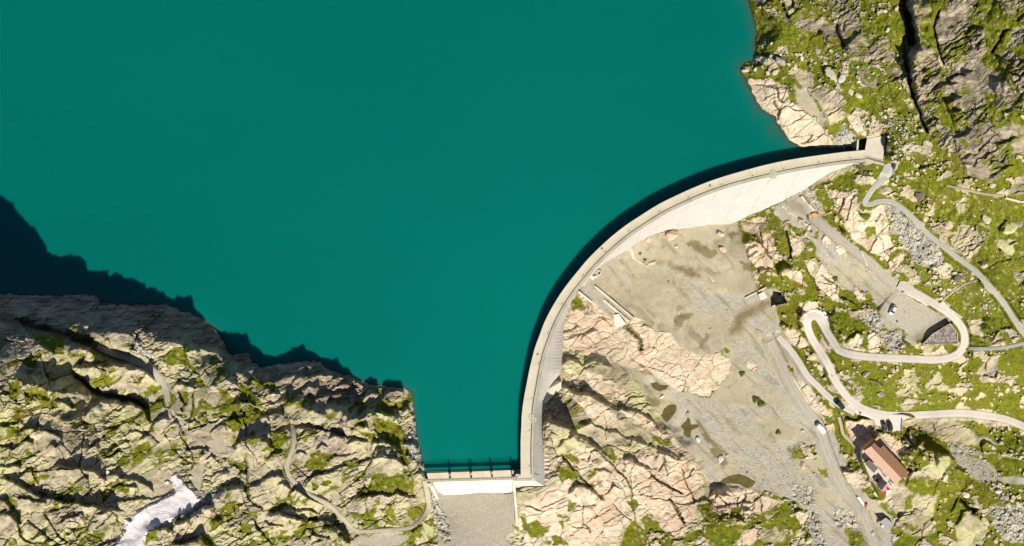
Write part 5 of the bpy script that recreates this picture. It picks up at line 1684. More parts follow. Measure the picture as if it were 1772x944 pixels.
def T1(t, x, y): 
    (ox, oy) = TO[t]; return ox + x / TF, oy + y / TF
BIG = """
N 675 465 60 pink|pink and grey boulder against the dam foot, at the top of the sand
N 895 425 110 pink|largest pink and grey boulder lying against the foot of the dam
N 943 535 34 pink|small pink boulder in the sand just below the largest dam-foot boulder
N 1388 560 58 pink|lone pink boulder with a dark shadow in the middle of the brown sand
N 1368 415 62 cream|cracked pale boulder half buried in sand near the right end of the dam foot
N 868 868 14 dark|tiny dark stone alone on the sand dome
M 1200 85 16 dark|dark stone on the crown of the sand dome
M 1600 545 22 grey|small grey boulder in the streaked sand at the end of the pink rock
K 385 525 34 grey|grey boulder between the oval and the star shaped puddles
K 485 775 46 white|pale boulder with a black shadow below the star shaped puddle
K 140 365 40 white|pale block on the gravel beside the upper brown puddle
K 1490 690 30 pink|pink stone on the gravel left of the parked white van
L 700 110 60 white|white jagged boulder standing in the brown wet channel
L 765 75 24 white|small white block beside the jagged boulder in the wet channel
L 1485 165 60 pink|smooth pink boulder on the grey gravel below the track
L 1530 95 34 white|pale boulder just above the smooth pink boulder
L 960 245 26 grey|grey boulder above the large brown pool
L 1600 250 24 cream|cream boulder in the grass verge of the lower track
L 490 890 60 cream|cream boulder with a dark hollow at the edge of the grass, bottom of the valley
L 1545 880 70 lichen|pale boulder with lichen among rubble at the bottom of the valley
U 1415 440 85 cream|round cream boulder in the meadow right of the big striped slab
U 1630 525 120 lichen|yellow flat topped boulder in the right hand meadow with a black edge on its left
U 1590 690 170 lichen|jagged star shaped yellow slab in the right hand meadow
U 1390 870 66 cream|pale angular boulder in the meadow close to the grey path
U 1055 490 80 pink|pale pink boulder between the grey path and the striped slab
U 765 205 90 dark|dark purple boulder in the upper meadow above the grey path
U 430 165 96 cream|large pale boulder inside the bend of the grey path
U 1465 110 60 cream|cream boulder at the foot of the streaked cliff
U 1000 270 36 white|small white boulder in the meadow left of the pale striped slab
U 1280 525 24 white|small white stone near the top of the big striped slab
U 1720 490 56 grey|grey boulder right of the yellow flat topped boulder
Q 445 590 90 grey|grey boulder with a black hole beside it in the steep lakeside grass
Q 930 700 110 cream|large cream boulder on the grass above the flat yellow slabs
Q 1030 760 70 white|white boulder just right of the large cream boulder on the lakeside grass
Q 805 482 60 grey|flat grey stone lying in the green lakeside slope
Q 650 560 40 white|white upright stone in the middle of the lakeside grass
Q 870 600 44 cream|cream stone on the lakeside grass above the large cream boulder
Q 1470 285 44 cream|pale boulder with a dark gap in the grass beside the deep cleft
Q 1555 80 40 cream|cream boulder at the top edge of the grass beside the deep cleft
Q 1120 880 56 cream|tilted cream boulder with a dark slot, right of the yellow slabs
Q 1190 915 60 cream|cream boulder at the head of the rock spill above the dam end
Q 395 685 66 cream|long cream boulder near the lake shore below the grey boulder
Q 205 665 36 white|white boulder at the lake edge beside the dark inlet
Q 110 670 60 pink|pink boulder on the point sticking into the lake
V 1145 100 90 dark|purplish boulder in the scree beside the small side path
V 1390 385 50 grey|grey boulder with a dark shadow in the grass between the two paths
V 980 245 70 cream|cream block in the grass just above the pale road
V 505 650 0 cream|skip
W 1200 220 0 cream|skip
W 1110 400 44 cream|cream boulder on the bank above the main road
W 680 340 56 grey|grey boulder on the grassy bank above the road junction
W 540 145 66 grey|grey angular block under the upper road
W 800 110 44 pink|pink stone post sized block under the upper road
X 1200 450 66 white|square white block at the top of the black cleft below the hut
X 1520 420 56 white|white boulder in the grass right of the black cleft
X 1580 475 60 grey|grey split boulder in the grass right of the black cleft
X 320 820 38 pink|pink boulder on the gravel at the end of the lower track
X 1700 530 46 cream|cream boulder at the top of the rubble in the bottom right corner
X 1610 540 50 cream|cream boulder beside the split grey boulder
O 935 228 56 orange|rust orange boulder at the top of the sloping gravel track
O 1440 770 20 orange|small orange stone in the white rubble beside the gravel track
P 100 310 16 dark|small dark stone on the pale gravel below the tunnel slab
P 540 110 0 cream|skip
F 1560 875 0 grey|skip
C 1530 870 0 dark|skip
C 1310 812 46 dark|dark rock poking through the lower edge of the snow
C 1225 895 60 dark|dark rock at the bottom edge of the snow patch
C 1275 715 44 cream|ochre rock in the notch of the snow patch
"""
for ln in BIG.strip().splitlines():
    a, lab = ln.split('|'); t, x, y, d, kd = a.split()
    if lab == 'skip': continue
    px, py = T1(t, float(x), float(y))
    flat_ = .5 if 'slab' in lab or 'flat' in lab else 1.0
    boulder(px, py, float(d) / TF * 1.1, kd, lab, hgt=flat_, asp=1.25)
# families of look-alike boulders
def family(poly, n, lo, hi, kinds, label, group, avoid=2.0, tries=40):
    p = pts(poly); c = 0; k = 0; done = []
    x0, y0 = p.min(0); x1, y1 = p.max(0)
    while c < n and k < n * tries:
        k += 1
        x, y = random.uniform(x0, x1), random.uniform(y0, y1)
        if not inside(p, np.array([x]), np.array([y]))[0]: continue
        s = lo + (hi - lo) * random.random() ** 2.2
        if any((x - a) ** 2 + (y - b) ** 2 < (s + r) ** 2 * .3 for a, b, r in done): continue
        if ROADMASK(x, y): continue
        done.append((x, y, s)); c += 1
        boulder(x, y, s, random.choice(kinds), label, group, asp=random.uniform(1.0, 1.7), hgt=random.uniform(.8, 1.25), rz=random.gauss(.55, .5))
_rd = [(p[::2], (w / 2 + 2.5) ** 2) for _, w, p, _ in ROADLINES]
def ROADMASK(x, y):
    for p, w2 in _rd:
        if (((p[:, 0] - x) ** 2 + (p[:, 1] - y) ** 2).min()) < w2: return True
    return inside(PLATFORM, np.array([x]), np.array([y]))[0]
family("Q 320,380 560,430 900,470 1180,620 1640,640 1700,930 1100,940 1060,720 860,620 540,640 400,680 240,650 230,460", 34, 2.6, 6.5, ['cream', 'white', 'cream'], 'small pale boulder strewn over the green slope between the lake and the deep cleft', 'boulders strewn over the lakeside slope')
family("R 1140,380 1420,380 1760,420 1772,700 1500,640 1460,560 1300,540 1180,480", 30, 3, 8, ['cream', 'white', 'pink'], 'pale boulder in the rockfall just above the concrete platform at the dam end', 'rockfall boulders above the dam end')
family("T 480,440 900,560 1020,640 960,700 760,640 560,640 500,540", 18, 3, 8, ['cream', 'lichen', 'white'], 'cream boulder in the grassy rubble right of the concrete platform', 'boulders right of the concrete platform')
family("U 900,250 1400,180 1772,240 1772,900 1400,900 1240,780 1420,600 1380,480 1100,400", 16, 2.4, 6, ['cream', 'white', 'grey'], 'small stone dotted about the right hand meadow', 'stones in the right hand meadow')
family("V 640,100 900,0 1200,30 1320,120 1180,240 1000,330 860,260", 22, 2.6, 7, ['cream', 'white', 'grey'], 'grey or cream boulder in the grass between the pale road and the long grey path', 'boulders between road and path')
family("V 1180,280 1300,180 1560,330 1640,480 1560,540 1400,480 1300,480", 14, 2.6, 7, ['cream', 'white'], 'cream boulder in the green wedge inside the two paths', 'boulders in the green wedge')
family("X 1440,560 1760,520 1772,900 1600,900 1500,780", 28, 3.5, 9.5, ['cream', 'white', 'cream', 'grey'], 'angular cream boulder in the rubble field of the bottom right corner', 'rubble field boulders, bottom right')
family("X 1300,340 1600,380 1772,400 1772,520 1500,540 1420,460", 8, 2.8, 6, ['cream', 'white'], 'pale boulder in the grass above the bottom right rubble field', 'boulders above the bottom right rubble')
family("H 1010,400 1080,480 1190,700 1215,860 1140,890 1050,640", 18, 3, 6.5, ['dark', 'grey', 'white', 'dark'], 'dark or pale block in the rubble ramp left of the spillway channel', 'rubble ramp blocks by the spillway')
family("G 850,620 900,720 940,930 850,930 800,800", 14, 3, 6.5, ['grey', 'white', 'grey'], 'grey block in the rubble along the lake shore above the weir', 'lake shore rubble above the weir')
family("A 1250,760 1300,640 1400,650 1340,740 1460,860 1380,860", 8, 2.6, 5, ['dark', 'white'], 'block in the small dark rubble chute above the left track', 'rubble chute blocks')
family("F 150,520 400,400 520,420 420,520 200,700", 14, 3, 7, ['cream', 'cream', 'grey'], 'cream block in the rubble beside the snow patch', 'rubble beside the snow')

# loose stones nobody could count: one mesh
def stone_scatter(name, areas, mat):
    V, F = [], []
    base = [np.array(v.co) for v in rock_mesh(3, 1).vertices]; base = np.array(base)
    faces = [tuple(p.vertices) for p in rock_mesh(3, 1).polygons]
    rr = np.random.default_rng(5)
    for poly, n, lo, hi in areas:
        p = pts(poly); x0, y0 = p.min(0); x1, y1 = p.max(0)
        m = int(n * 2.2)
        x = rr.uniform(x0, x1, m); y = rr.uniform(y0, y1, m)
        ok = inside(p, x, y) & (pn(x / 14, y / 14, 201) > -.25 + rr.uniform(-.3, .3, m))
        x, y = x[ok][:n], y[ok][:n]
        z = zat(x, y)
        s = (lo + (hi - lo) * rr.random(len(x)) ** 2.5) / 2 * S0 * (HC - z) / HC
        a = rr.uniform(0, 6.28, len(x)); q = rr.uniform(.7, 1.4, len(x))
        for i in range(len(x)):
            X, Y, Z_ = un(x[i], y[i], z[i])
            c, t = math.cos(a[i]), math.sin(a[i])
            b = base * s[i] * np.array([q[i], 1 / q[i], 1])
            b = np.c_[b[:, 0] * c - b[:, 1] * t + X, b[:, 0] * t + b[:, 1] * c + Y, b[:, 2] + Z_ + s[i] * .15]
            V.append(b); k = i
    V = np.vstack(V); nf = len(V) // len(base)
    F = (np.array(faces)[None] + (np.arange(nf) * len(base))[:, None, None]).reshape(-1, 3)
    o = mesh_from(name, V, F, mat); o['kind'] = 'stuff'; return o
def scree_stone_mat(name, lo, hi):
    m, nt, b = new_mat(name); g = G(nt)
    n = g.n('ShaderNodeNewGeometry').outputs['Random Per Island']
    c = g.ramp(n, [(0, lo), (.5, tuple((a + b_) / 2 for a, b_ in zip(lo, hi))), (1, hi)])
    g.l(c, b.inputs['Base Color']); b.inputs['Roughness'].default_value = .95; b.inputs['Specular IOR Level'].default_value = .1
    return m
stone_scatter('scree', [
    ("U 430,290 560,330 800,560 1000,760 1000,870 850,900 740,860 600,660 520,540 480,420", 1500, 1.6, 5),
    ("P 1380,380 1560,300 1600,480 1560,530 1400,430", 260, 1.6, 4), ("V 420,640 600,620 640,760 540,830 440,780", 260, 1.4, 3.5),
    ("O 830,0 940,0 1000,180 940,190", 160, 1.6, 4), ("O 1180,600 1320,640 1480,760 1440,790 1280,720", 220, 1.4, 3.6),
    ("H 1000,380 1080,470 1190,700 1225,890 1140,910 1050,640", 320, 1.6, 4.5), ("G 850,600 900,700 945,960 840,960 790,800", 260, 1.6, 4.5),
    ("X 1440,560 1800,560 1800,900 1600,900 1500,780", 700, 1.6, 5), ("X 1120,60 1300,120 1500,190 1560,300 1350,330 1200,200", 420, 1.4, 3.6),
    ("F 150,500 400,380 520,400 420,520 200,720", 400, 1.6, 4.5), ("A 1250,830 1250,720 1300,620 1400,640 1330,740 1480,860 1400,870", 180, 1.5, 4),
    ("Q 320,380 560,430 900,470 1180,620 1640,640 1700,930 1100,940 1060,720 860,620 540,640 400,680 240,650 230,460", 220, 1.2, 3.2),
    ("R 1140,380 1420,380 1760,420 1772,700 1500,640 1460,560 1300,540 1180,480", 260, 1.3, 4), ("T 480,440 900,560 1020,640 960,700 760,640 560,640 500,540", 180, 1.3, 4),
    ("V 640,100 900,0 1200,30 1320,120 1180,240 1000,330 860,260", 260, 1.2, 3.8), ("V 1180,280 1300,180 1560,330 1640,480 1560,540 1400,480 1300,480", 110, 1.2, 3.4),
    ("X 1300,340 1600,380 1772,400 1772,520 1500,540 1420,460", 90, 1.2, 3.5), ("W 300,60 900,100 1400,60 1700,260 1600,480 1000,430 500,440", 160, 1.1, 3),
    ("O 240,280 500,230 700,400 900,640 700,760 400,740 300,560", 160, 1.0, 2.6), ("U 860,240 1400,180 1772,240 1772,900 1400,900 1240,780 1420,600 1380,480 1100,400", 150, 1.0, 2.8),
    ("E 200,400 620,540 700,760 420,860 340,640", 260, 1.2, 4), ("W 1320,820 1480,830 1660,900 1400,960", 300, 1.4, 3.6)], scree_stone_mat('scree_stone', (.20, .18, .15), (.52, .49, .42)))
stone_scatter('loose_gravel', [
    ("K 640,480 900,560 1200,760 1480,940 900,941 760,860 560,700", 900, .9, 2.6), ("L 800,0 1440,0 1560,200 1600,420 1500,520 1300,420 1050,330 960,250 820,160", 1500, .9, 3.0),
    ("K 200,330 560,330 680,470 460,560 280,420", 320, .8, 2.4), ("L 1380,300 1640,400 1720,941 1560,941 1500,600", 500, 1.0, 3.4),
    ("R 950,620 1050,470 1180,600 1150,700 940,700", 260, 1.0, 3.2), ("P 20,560 300,640 420,800 200,941 0,900", 160, .7, 1.8),
    ("O 800,60 1100,340 1560,740 1772,941 1300,941 1000,640", 420, .7, 2.2), ("H 1160,480 1772,470 1772,941 1240,941", 420, .6, 1.8)], scree_stone_mat('gravel_stone', (.26, .24, .20), (.56, .53, .46)))

# alpine shrubs and tussocks: low leafy mounds over the turf
def shrub_cover():
    rr = np.random.default_rng(9)
    n = 90000
    x = rr.uniform(-10, W0 + 10, n); y = rr.uniform(-10, H0 + 10, n)
    g_ = _bil(GU, GV, WT[..., 0], x, y)
    cl = pn(x / 7, y / 7, 301) + .6 * pn(x / 26, y / 26, 302)
    ok = (g_ > .8) & (cl > .12 + .3 * rr.random(n)); x, y = x[ok], y[ok]
    for nm, w_, p, _ in ROADLINES:
        d2 = np.full(len(x), 1e9)
        for q in p[::2]: d2 = np.minimum(d2, (x - q[0]) ** 2 + (y - q[1]) ** 2)
        k = d2 > (w_ / 2 + 1.5) ** 2; x, y = x[k], y[k]
    x, y = x[:9000], y[:9000]
    z = zat(x, y); s = (.8 + 1.6 * rr.random(len(x)) ** 2) / 2 * S0 * 1.15
    V, F = [], []
    ring = 7
    ang = np.arange(ring) * 2 * np.pi / ring
    for i in range(len(x)):
        X, Y, Z_ = un(x[i], y[i], z[i])
        r1 = s[i] * rr.uniform(.75, 1.25, ring); r2 = r1 * .6
        a = ang + rr.uniform(0, 6)
        v = np.vstack([np.c_[X + r1 * np.cos(a), Y + r1 * np.sin(a), np.full(ring, Z_ - .05)], np.c_[X + r2 * np.cos(a + .4), Y + r2 * np.sin(a + .4), Z_ + s[i] * rr.uniform(.3, .55, ring)], [[X, Y, Z_ + s[i] * .6]]])
        b = i * (2 * ring + 1)
        for k in range(ring):
            k2 = (k + 1) % ring
            F += [(b + k, b + k2, b + ring + k), (b + k2, b + ring + k2, b + ring + k), (b + ring + k, b + ring + k2, b + 2 * ring)]
        V.append(v)
    m, nt, b_ = new_mat('shrub_leaves'); g = G(nt)
    c = g.ramp(g.n('ShaderNodeNewGeometry').outputs['Random Per Island'], [(0, (.055, .078, .006)), (.5, (.095, .120, .007)), (1, (.145, .148, .010))])
    g.l(c, b_.inputs['Base Color']); b_.inputs['Roughness'].default_value = .9; b_.inputs['Specular IOR Level'].default_value = .1
    o = mesh_from('alpine_shrubs', np.vstack(V), np.array(F), m); o['kind'] = 'stuff'
shrub_cover()
# the bushes one can count
def bush(px, py, dia, label, seed):
    z = float(zat(px, py)); r = dia / 2 * S0 * (HC - z) / HC
    rr = np.random.default_rng(seed); V, F = [], []
    for i in range(260):
        d = rr.normal(size=3); d /= np.linalg.norm(d); d[2] = abs(d[2])
        rad = rr.uniform(.45, 1.0) * (1 + .25 * math.sin(3 * math.atan2(d[1], d[0]) + seed))
        c = d * rad * r * np.array([1, .9, .6])
        t = np.cross(d, rr.normal(size=3)); t /= np.linalg.norm(t); u_ = np.cross(d, t); s = r * rr.uniform(.10, .2)
        b = len(V); V += [c + t * s, c - t * s * .6 + u_ * s, c - t * s * .6 - u_ * s, c + d * s * .5]
        F += [(b, b + 1, b + 3), (b + 1, b + 2, b + 3), (b + 2, b, b + 3)]
    e = empty('bush', un(px, py, z)); tag(e, label, 'bush')
    mb = MB(); mb.v = [tuple(v) for v in V]; mb.f = F
    mb.build('foliage', M['leaf'], e)
    st = MB()
    for k in range(5):
        a = k * 1.26 + seed; st.tube([(0, 0, -.1), (math.cos(a) * r * .25, math.sin(a) * r * .25, r * .3)], [.04, .015], 5)
    st.build('stem', M['wood'], e)
M['leaf'] = simple('bush_leaves', (.12, .15, .015), .4, 3, .9, .1)
for i, (px, py, d, lab) in enumerate([
    (T1('K', 905, 145) + (11, 'lone green bush on the sand at the tip of the pink rock')), (T1('K', 1040, 390) + (14, 'left half of the yellowish bush clump in the middle of the gravel valley')),
    (T1('K', 1090, 430) + (15, 'right half of the yellowish bush clump in the middle of the gravel valley')), (T1('K', 1255, 705) + (10, 'small dark green bush alone on the gravel below the clump')),
    (T1('K', 1385, 110) + (9, 'dark green bush tucked behind the long pink rock by the lower road')), (T1('O', 1135, 838) + (11, 'round green bush alone on the gravel slope')),
    (T1('V', 665, 740) + (15, 'round green bush between the scree and the gravel roofed building')), (T1('V', 415, 800) + (9, 'bush beside the yellow slab above the pale road')),
    (T1('V', 1425, 510) + (16, 'dark bush on the yellow rock right of the hairpin')), (T1('V', 1405, 590) + (17, 'larger dark bush below the dark bush right of the hairpin')),
    (T1('U', 245, 395) + (18, 'dark bush under the sharp bend of the grey path')), (T1('X', 345, 490) + (7, 'small bush below the flag coloured canopy')),
    (T1('N', 595, 600) + (6, 'tiny bush on the sand below the dam')), (T1('N', 640, 660) + (7, 'tiny bush on the rim of the curved pink rock below the dam'))]):
    bush(px, py, d, lab, i)

# snow
b0, b1 = SNOW.min(0) - 2, SNOW.max(0) + 2
u, v = np.meshgrid(np.arange(b0[0], b1[0], .8), np.arange(b0[1], b1[1], .8))
sd_ = poly_sd(SNOW, u + 2.2 * pn(u / 8, v / 8, 401) + 1.2 * pn(u / 3, v / 3, 402), v + 2.2 * pn(u / 8, v / 8, 403) + 1.2 * pn(u / 3, v / 3, 404))
zz = _bil(GU[SNOW_SL[1]], GV[SNOW_SL[0]], SNOW_Z, u, v)
zz = zz + .9 * np.clip(sd_ / 4, -1, 1) + .05 * pn(u / 3 + .2 * v, v / 1.6, 405) + .10 * pn(u / 9, v / 9, 406)
c = sd_ > -1.5
m_, nt_, b_ = new_mat('old_snow'); g_ = G(nt_)
g_.l(g_.ramp(g_.noise(1.6, 5, .65, g_.stretch(.6, 1.8, 1, -30)), [(.3, (.50, .45, .43)), (.55, (.62, .57, .555)), (.75, (.66, .62, .61))]), b_.inputs['Base Color'])
g_.bump(g_.noise(1.2, 4, .65, g_.stretch(.5, 2.2, 1, -30)), b_, .3, .12)
sn = grid_mesh('snow_patch', u, v, zz, c[:-1, :-1] & c[1:, :-1] & c[1:, 1:] & c[:-1, 1:], m_)
tag(sn, 'large dirty white snow patch lying in the rocky gully at bottom left', 'snow patch')
def small_snow(px, py, r, label):
    z = float(zat(px, py)); P = []
    n = 14
    ring = [(px + r * (1 + .35 * math.sin(k * 2.1)) * math.cos(2 * math.pi * k / n), py + r * .75 * (1 + .3 * math.cos(k * 1.7)) * math.sin(2 * math.pi * k / n)) for k in range(n)]
    top = [un(px + (x - px) * .6, py + (y - py) * .6, z + .55) for x, y in ring]
    o = MB().prism(top, U3(ring, z - .3)).build('snow_remnant', m_); tag(o, label, 'snow patch')
small_snow(*T1('C', 1025, 235), 5.0, 'small round snow remnant on bare rock left of the snow patch')
small_snow(*T1('C', 1600, 338), 5.0, 'little snow remnant at the upper left edge of the snow patch')

# ------------------------------------------------------------------ cars
def make_car(name, label, paint_, L, Wd, Hh, van=False):
    """body axis along +x (front)"""
    e = empty(name, (0, 0, 0)); tag(e, label, 'van' if van else 'car')
    h0, h1 = .28, (.98 if van else .86)
    def ring(x, w, z0, z1): return [(x, -w / 2, z0), (x, w / 2, z0), (x, w / 2 * .97, z0 + (z1 - z0) * .6), (x, w / 2 * .86, z1), (x, -w / 2 * .86, z1), (x, -w / 2 * .97, z0 + (z1 - z0) * .6)]
    xs = [(-L / 2, .80, .42, h1 * .86), (-L / 2 + .12, .93, .3, h1 * .98), (-L * .30, 1, h0, h1), (L * .12, 1, h0, h1), (L * .34, .97, h0, h1 * .95), (L / 2 - .14, .88, .3, h1 * .82), (L / 2, .74, .38, h1 * .66)]
    MB().sweep([ring(x, Wd * k, a, b) for x, k, a, b in xs]).build('body', paint_, e, smooth=False)
    if van: cx = [(-L / 2 + .06, .84, h1 * .95), (-L / 2 + .16, .86, Hh), (L * .20, .84, Hh - .02), (L * .30, .80, Hh - .35), (L * .39, .80, h1 * .97)]
    else: cx = [(-L / 2 + .18, .82, h1 * .96), (-L * .30, .74, Hh - .04), (-L * .02, .74, Hh), (L * .12, .74, Hh - .06), (L * .27, .82, h1 * .97)]
    rows_ = []
    for x, k, z in cx:
        w2 = Wd * k / 2; rows_.append([(x, -w2 * 1.08, h1 * .9), (x, w2 * 1.08, h1 * .9), (x, w2, z), (x, -w2, z)])
    MB().sweep(rows_).build('cabin_glass', M['glass'] if not van else paint_, e)
    rf = MB()
    a, b = (cx[1], cx[2]) if van else (cx[1], cx[3])
    rf.prism([(a[0], -Wd * a[1] / 2, Hh + .03), (b[0], -Wd * b[1] / 2, Hh + .0), (b[0], Wd * b[1] / 2, Hh + .0), (a[0], Wd * a[1] / 2, Hh + .03)],
             [(a[0], -Wd * a[1] / 2, Hh - .03), (b[0], -Wd * b[1] / 2, Hh - .08), (b[0], Wd * b[1] / 2, Hh - .08), (a[0], Wd * a[1] / 2, Hh - .03)])
    rf.build('roof', paint_, e)
    if van:
        c3, c4 = cx[2], cx[4]
        MB().prism([(c3[0] + .06, -.66, Hh - .06), (c3[0] + .06, .66, Hh - .06), (c4[0] - .06, .62, h1 + .02), (c4[0] - .06, -.62, h1 + .02)],
                   [(c3[0] + .02, -.66, Hh - .16), (c3[0] + .02, .66, Hh - .16), (c4[0] - .1, .62, h1 - .08), (c4[0] - .1, -.62, h1 - .08)]).build('windscreen', M['glass'], e)
        MB().box((-L * .12, 0, Hh + .06), (1.0, .1, .06)).box((-L * .30, 0, Hh + .06), (.1, Wd * .8, .05)).build('roof_rack', M['galv'], e)
    for sx in (-.31, .32):
        for sy in (-1, 1):
            w_ = MB().tube([(L * sx, sy * (Wd / 2 - .20), .32), (L * sx, sy * (Wd / 2 + .01), .32)], .32, 16).build('wheel', M['tyre'], e)
            MB().tube([(L * sx, sy * (Wd / 2 - .05), .32), (L * sx, sy * (Wd / 2 + .025), .32)], .19, 12).build('rim', M['galv'], w_)
    for sy in (-1, 1):
        MB().box((L / 2 - .10, sy * Wd * .32, h1 * .66), (.2, .32, .14)).build('headlight', M['lamp'], e)
        MB().box((-L / 2 + .05, sy * Wd * .36, h1 * .74), (.12, .24, .16)).build('tail_light', M['tail'], e)
        MB().box((L * .21, sy * (Wd / 2 + .08), h1 + .06), (.14, .2, .13)).build('wing_mirror', paint_, e)
    return e
def put_car(e, px, py, dx, dy):
    z = float(zat(px, py)); e.location = (*un(px, py, z)[:2], z + .06)
    e.rotation_euler = (0, 0, math.atan2(-dy, dx))
put_car(make_car('car', 'dark blue car driving on the pale road at the junction', M['navy'], 4.7, 1.95, 1.55), 1452.3, 699.5, 155, 140)
put_car(make_car('van', 'white van parked on the gravel track beside the rocks', M['white'], 5.0, 1.95, 2.1, True), 1418.6, 741, 140, 165)
put_car(make_car('car', 'silver car parked alone on the gravel parking area', M['silver'], 3.9, 1.75, 1.5), 1543.5, 536, -55, 95)
put_car(make_car('car', 'left one of the two dark cars parked side by side next to the main road', M['graphite'], 4.1, 1.8, 1.5), 1528.5, 737, .25, 1)
put_car(make_car('car', 'right one of the two dark cars parked by the main road, nearer the stone posts', M['black'], 4.2, 1.8, 1.55), 1538.3, 736.5, .25, 1)

# ------------------------------------------------------------------ hut with its terrace
def hp(x, y): return 1475 + x / 7.264, 740 + y / 7.264
hut = empty('mountain_hut', un(1535, 800, HUTZ), world=True)
tag(hut, 'mountain hut with a long two tone brown gable roof and a terrace', 'hut')
EV, RG = HUTZ + 3.9, HUTZ + 6.1
A0, A1 = hp(140, 290), hp(535, 705); R0, R1 = hp(236, 232), hp(625, 641)
N0, N1, N2, N3, N4 = hp(273, 186), hp(350, 257), hp(391, 218), hp(706, 556), hp(625, 641)
def slab3(tp, th, nm, mat, par=None):
    return MB().prism(tp, [(a, b, c - th) for a, b, c in tp]).build(nm, mat, par or hut)
n0z = RG - (RG - EV) * .5
slab3([un(*A0, EV), un(*A1, EV), un(*R1, RG), un(*R0, RG)], .14, 'roof_slope', roof_mat('pinkish_sheet_roof', (.46, .285, .20)))
RM = tuple(np.array(R0) + (np.array(N1) - np.array(N0)))
n1z = n0z
ns = slab3([un(*RM, RG), un(*R1, RG), un(*N3, EV), un(*N2, EV), un(*N1, n1z)], .14, 'roof_slope', M['red_roof'])
slab3([un(*R0, RG), un(*RM, RG), un(*N1, n1z), un(*N0, n0z)], .14, 'roof_slope', M['red_roof'])
ridge = MB().tube([un(*R0, RG + .03), un(*R1, RG + .03)], .09, 6).build('ridge_cap', M['red_roof'], hut)
cx_, cy_ = hp(525, 432); c_ = un(cx_, cy_, RG - 1.1)
ch = MB().box((c_[0], c_[1], RG - .4), (.45, .45, 1.9), .78).build('chimney', M['render'], ns)
MB().box((c_[0], c_[1], RG + .62), (.6, .6, .12), .78).build('chimney_cap', M['iron'], ch)
def wall_ring(ps, zb, zt, inset=None): return ps
def shrink(P_, k):
    c = np.mean(P_, 0); return [tuple(c + (np.array(p) - c) * k) for p in P_]
body = shrink([A0, A1, R1, N3, N2, N1, N0, R0], .955)
MB().prism(U3(body, EV - .15), U3(body, HUTZ - 1.0)).build('wall', M['render'], hut)
for tri in ((A0, R0, N0), (A1, R1, N3)):
    c_ = np.mean(body, 0); a3, b3, c3 = [np.array(q) + (c_ - np.array(q)) * .035 for q in tri]
    zt = n0z if tri[2] is N0 else EV
    d3 = (c_ - b3) / np.hypot(*(c_ - b3)) * 1.2
    MB().sweep([[un(*a3, EV - .16), un(*b3, RG - .2), un(*c3, zt - .16), un(*c3, EV - .3)], [un(*(a3 + d3), EV - .16), un(*(b3 + d3), RG - .2), un(*(c3 + d3), zt - .16), un(*(c3 + d3), EV - .3)]]).build('gable', M['render'], hut)
MB().prism(U3([hp(281, 148), hp(325, 106), hp(345, 130), hp(303, 162)], HUTZ + 3.3), U3([hp(281, 148), hp(325, 106), hp(345, 130), hp(303, 162)], HUTZ - .5)).build('entrance_porch', M['larch'], hut)
gw = MB().prism([un(*A1, EV - .16), un(*R1, RG - .2), un(*N3, EV - .16), un(*shrink([A1, R1, N3], .97)[2], EV - .2), un(*shrink([A1, R1, N3], .97)[0], EV - .2)], [(*un(*A1, EV)[:2], HUTZ), (*un(*R1, RG)[:2], HUTZ), (*un(*N3, EV)[:2], HUTZ), (*un(*shrink([A1, R1, N3], .97)[2], EV)[:2], HUTZ), (*un(*shrink([A1, R1, N3], .97)[0], EV)[:2], HUTZ)])
gw.build('gable_wall', M['pave'], hut)
MB().prism(U3([hp(672, 575), hp(700, 548), hp(712, 560), hp(684, 590)], EV + .12), U3([hp(672, 575), hp(700, 548), hp(712, 560), hp(684, 590)], EV - .06)).build('gable_trim', M['larch'], hut)
an = MB().prism(U3([hp(208, 397), hp(326, 500), hp(270, 568), hp(158, 456)], HUTZ + 2.5), U3([hp(208, 397), hp(326, 500), hp(270, 568), hp(158, 456)], HUTZ + 2.36)).build('annex_roof', M['annex_roof'], hut)
MB().prism(U3([hp(142, 428), hp(190, 378), hp(210, 395), hp(158, 446)], HUTZ + 2.3), U3([hp(142, 428), hp(190, 378), hp(210, 395), hp(158, 446)], HUTZ - .5)).build('annex_wall', M['wood'], an)
MB().prism(U3(shrink([hp(208, 397), hp(326, 500), hp(270, 568), hp(158, 456)], .93), HUTZ + 2.35), U3(shrink([hp(208, 397), hp(326, 500), hp(270, 568), hp(158, 456)], .93), HUTZ - 1)).build('annex_wall', M['render'], an)
te = [hp(140, 440), hp(330, 440), hp(545, 690), hp(500, 755), hp(360, 790), hp(240, 660)]
terr = MB().prism(U3(te, HUTZ + .12), U3(te, HUTZ - 2.0)).build('terrace', M['pave'], hut)
rb = MB()
tp_ = [hp(240, 655), hp(300, 706), hp(360, 786)]
for h in (.55, 1.05): rb.tube([un(*p, HUTZ + .12 + h) for p in tp_], .04, 5)
for p in np.linspace(0, 1, 9):
    q = np.array(tp_[0]) * (1 - p) + np.array(tp_[2]) * p; a, b, _ = un(*q, HUTZ); rb.box((a, b, HUTZ + .6), (.06, .06, 1.1))
rb.build('terrace_railing', M['iron'], hut)
bal = MB().prism(U3([hp(343, 112), hp(352, 108), hp(505, 288), hp(497, 296)], HUTZ + 1.6), U3([hp(343, 112), hp(352, 108), hp(505, 288), hp(497, 296)], HUTZ - 1)).build('garden_wall', M['oldwall'])
tag(bal, 'thin pale wall running along the rock side of the hut', 'wall')
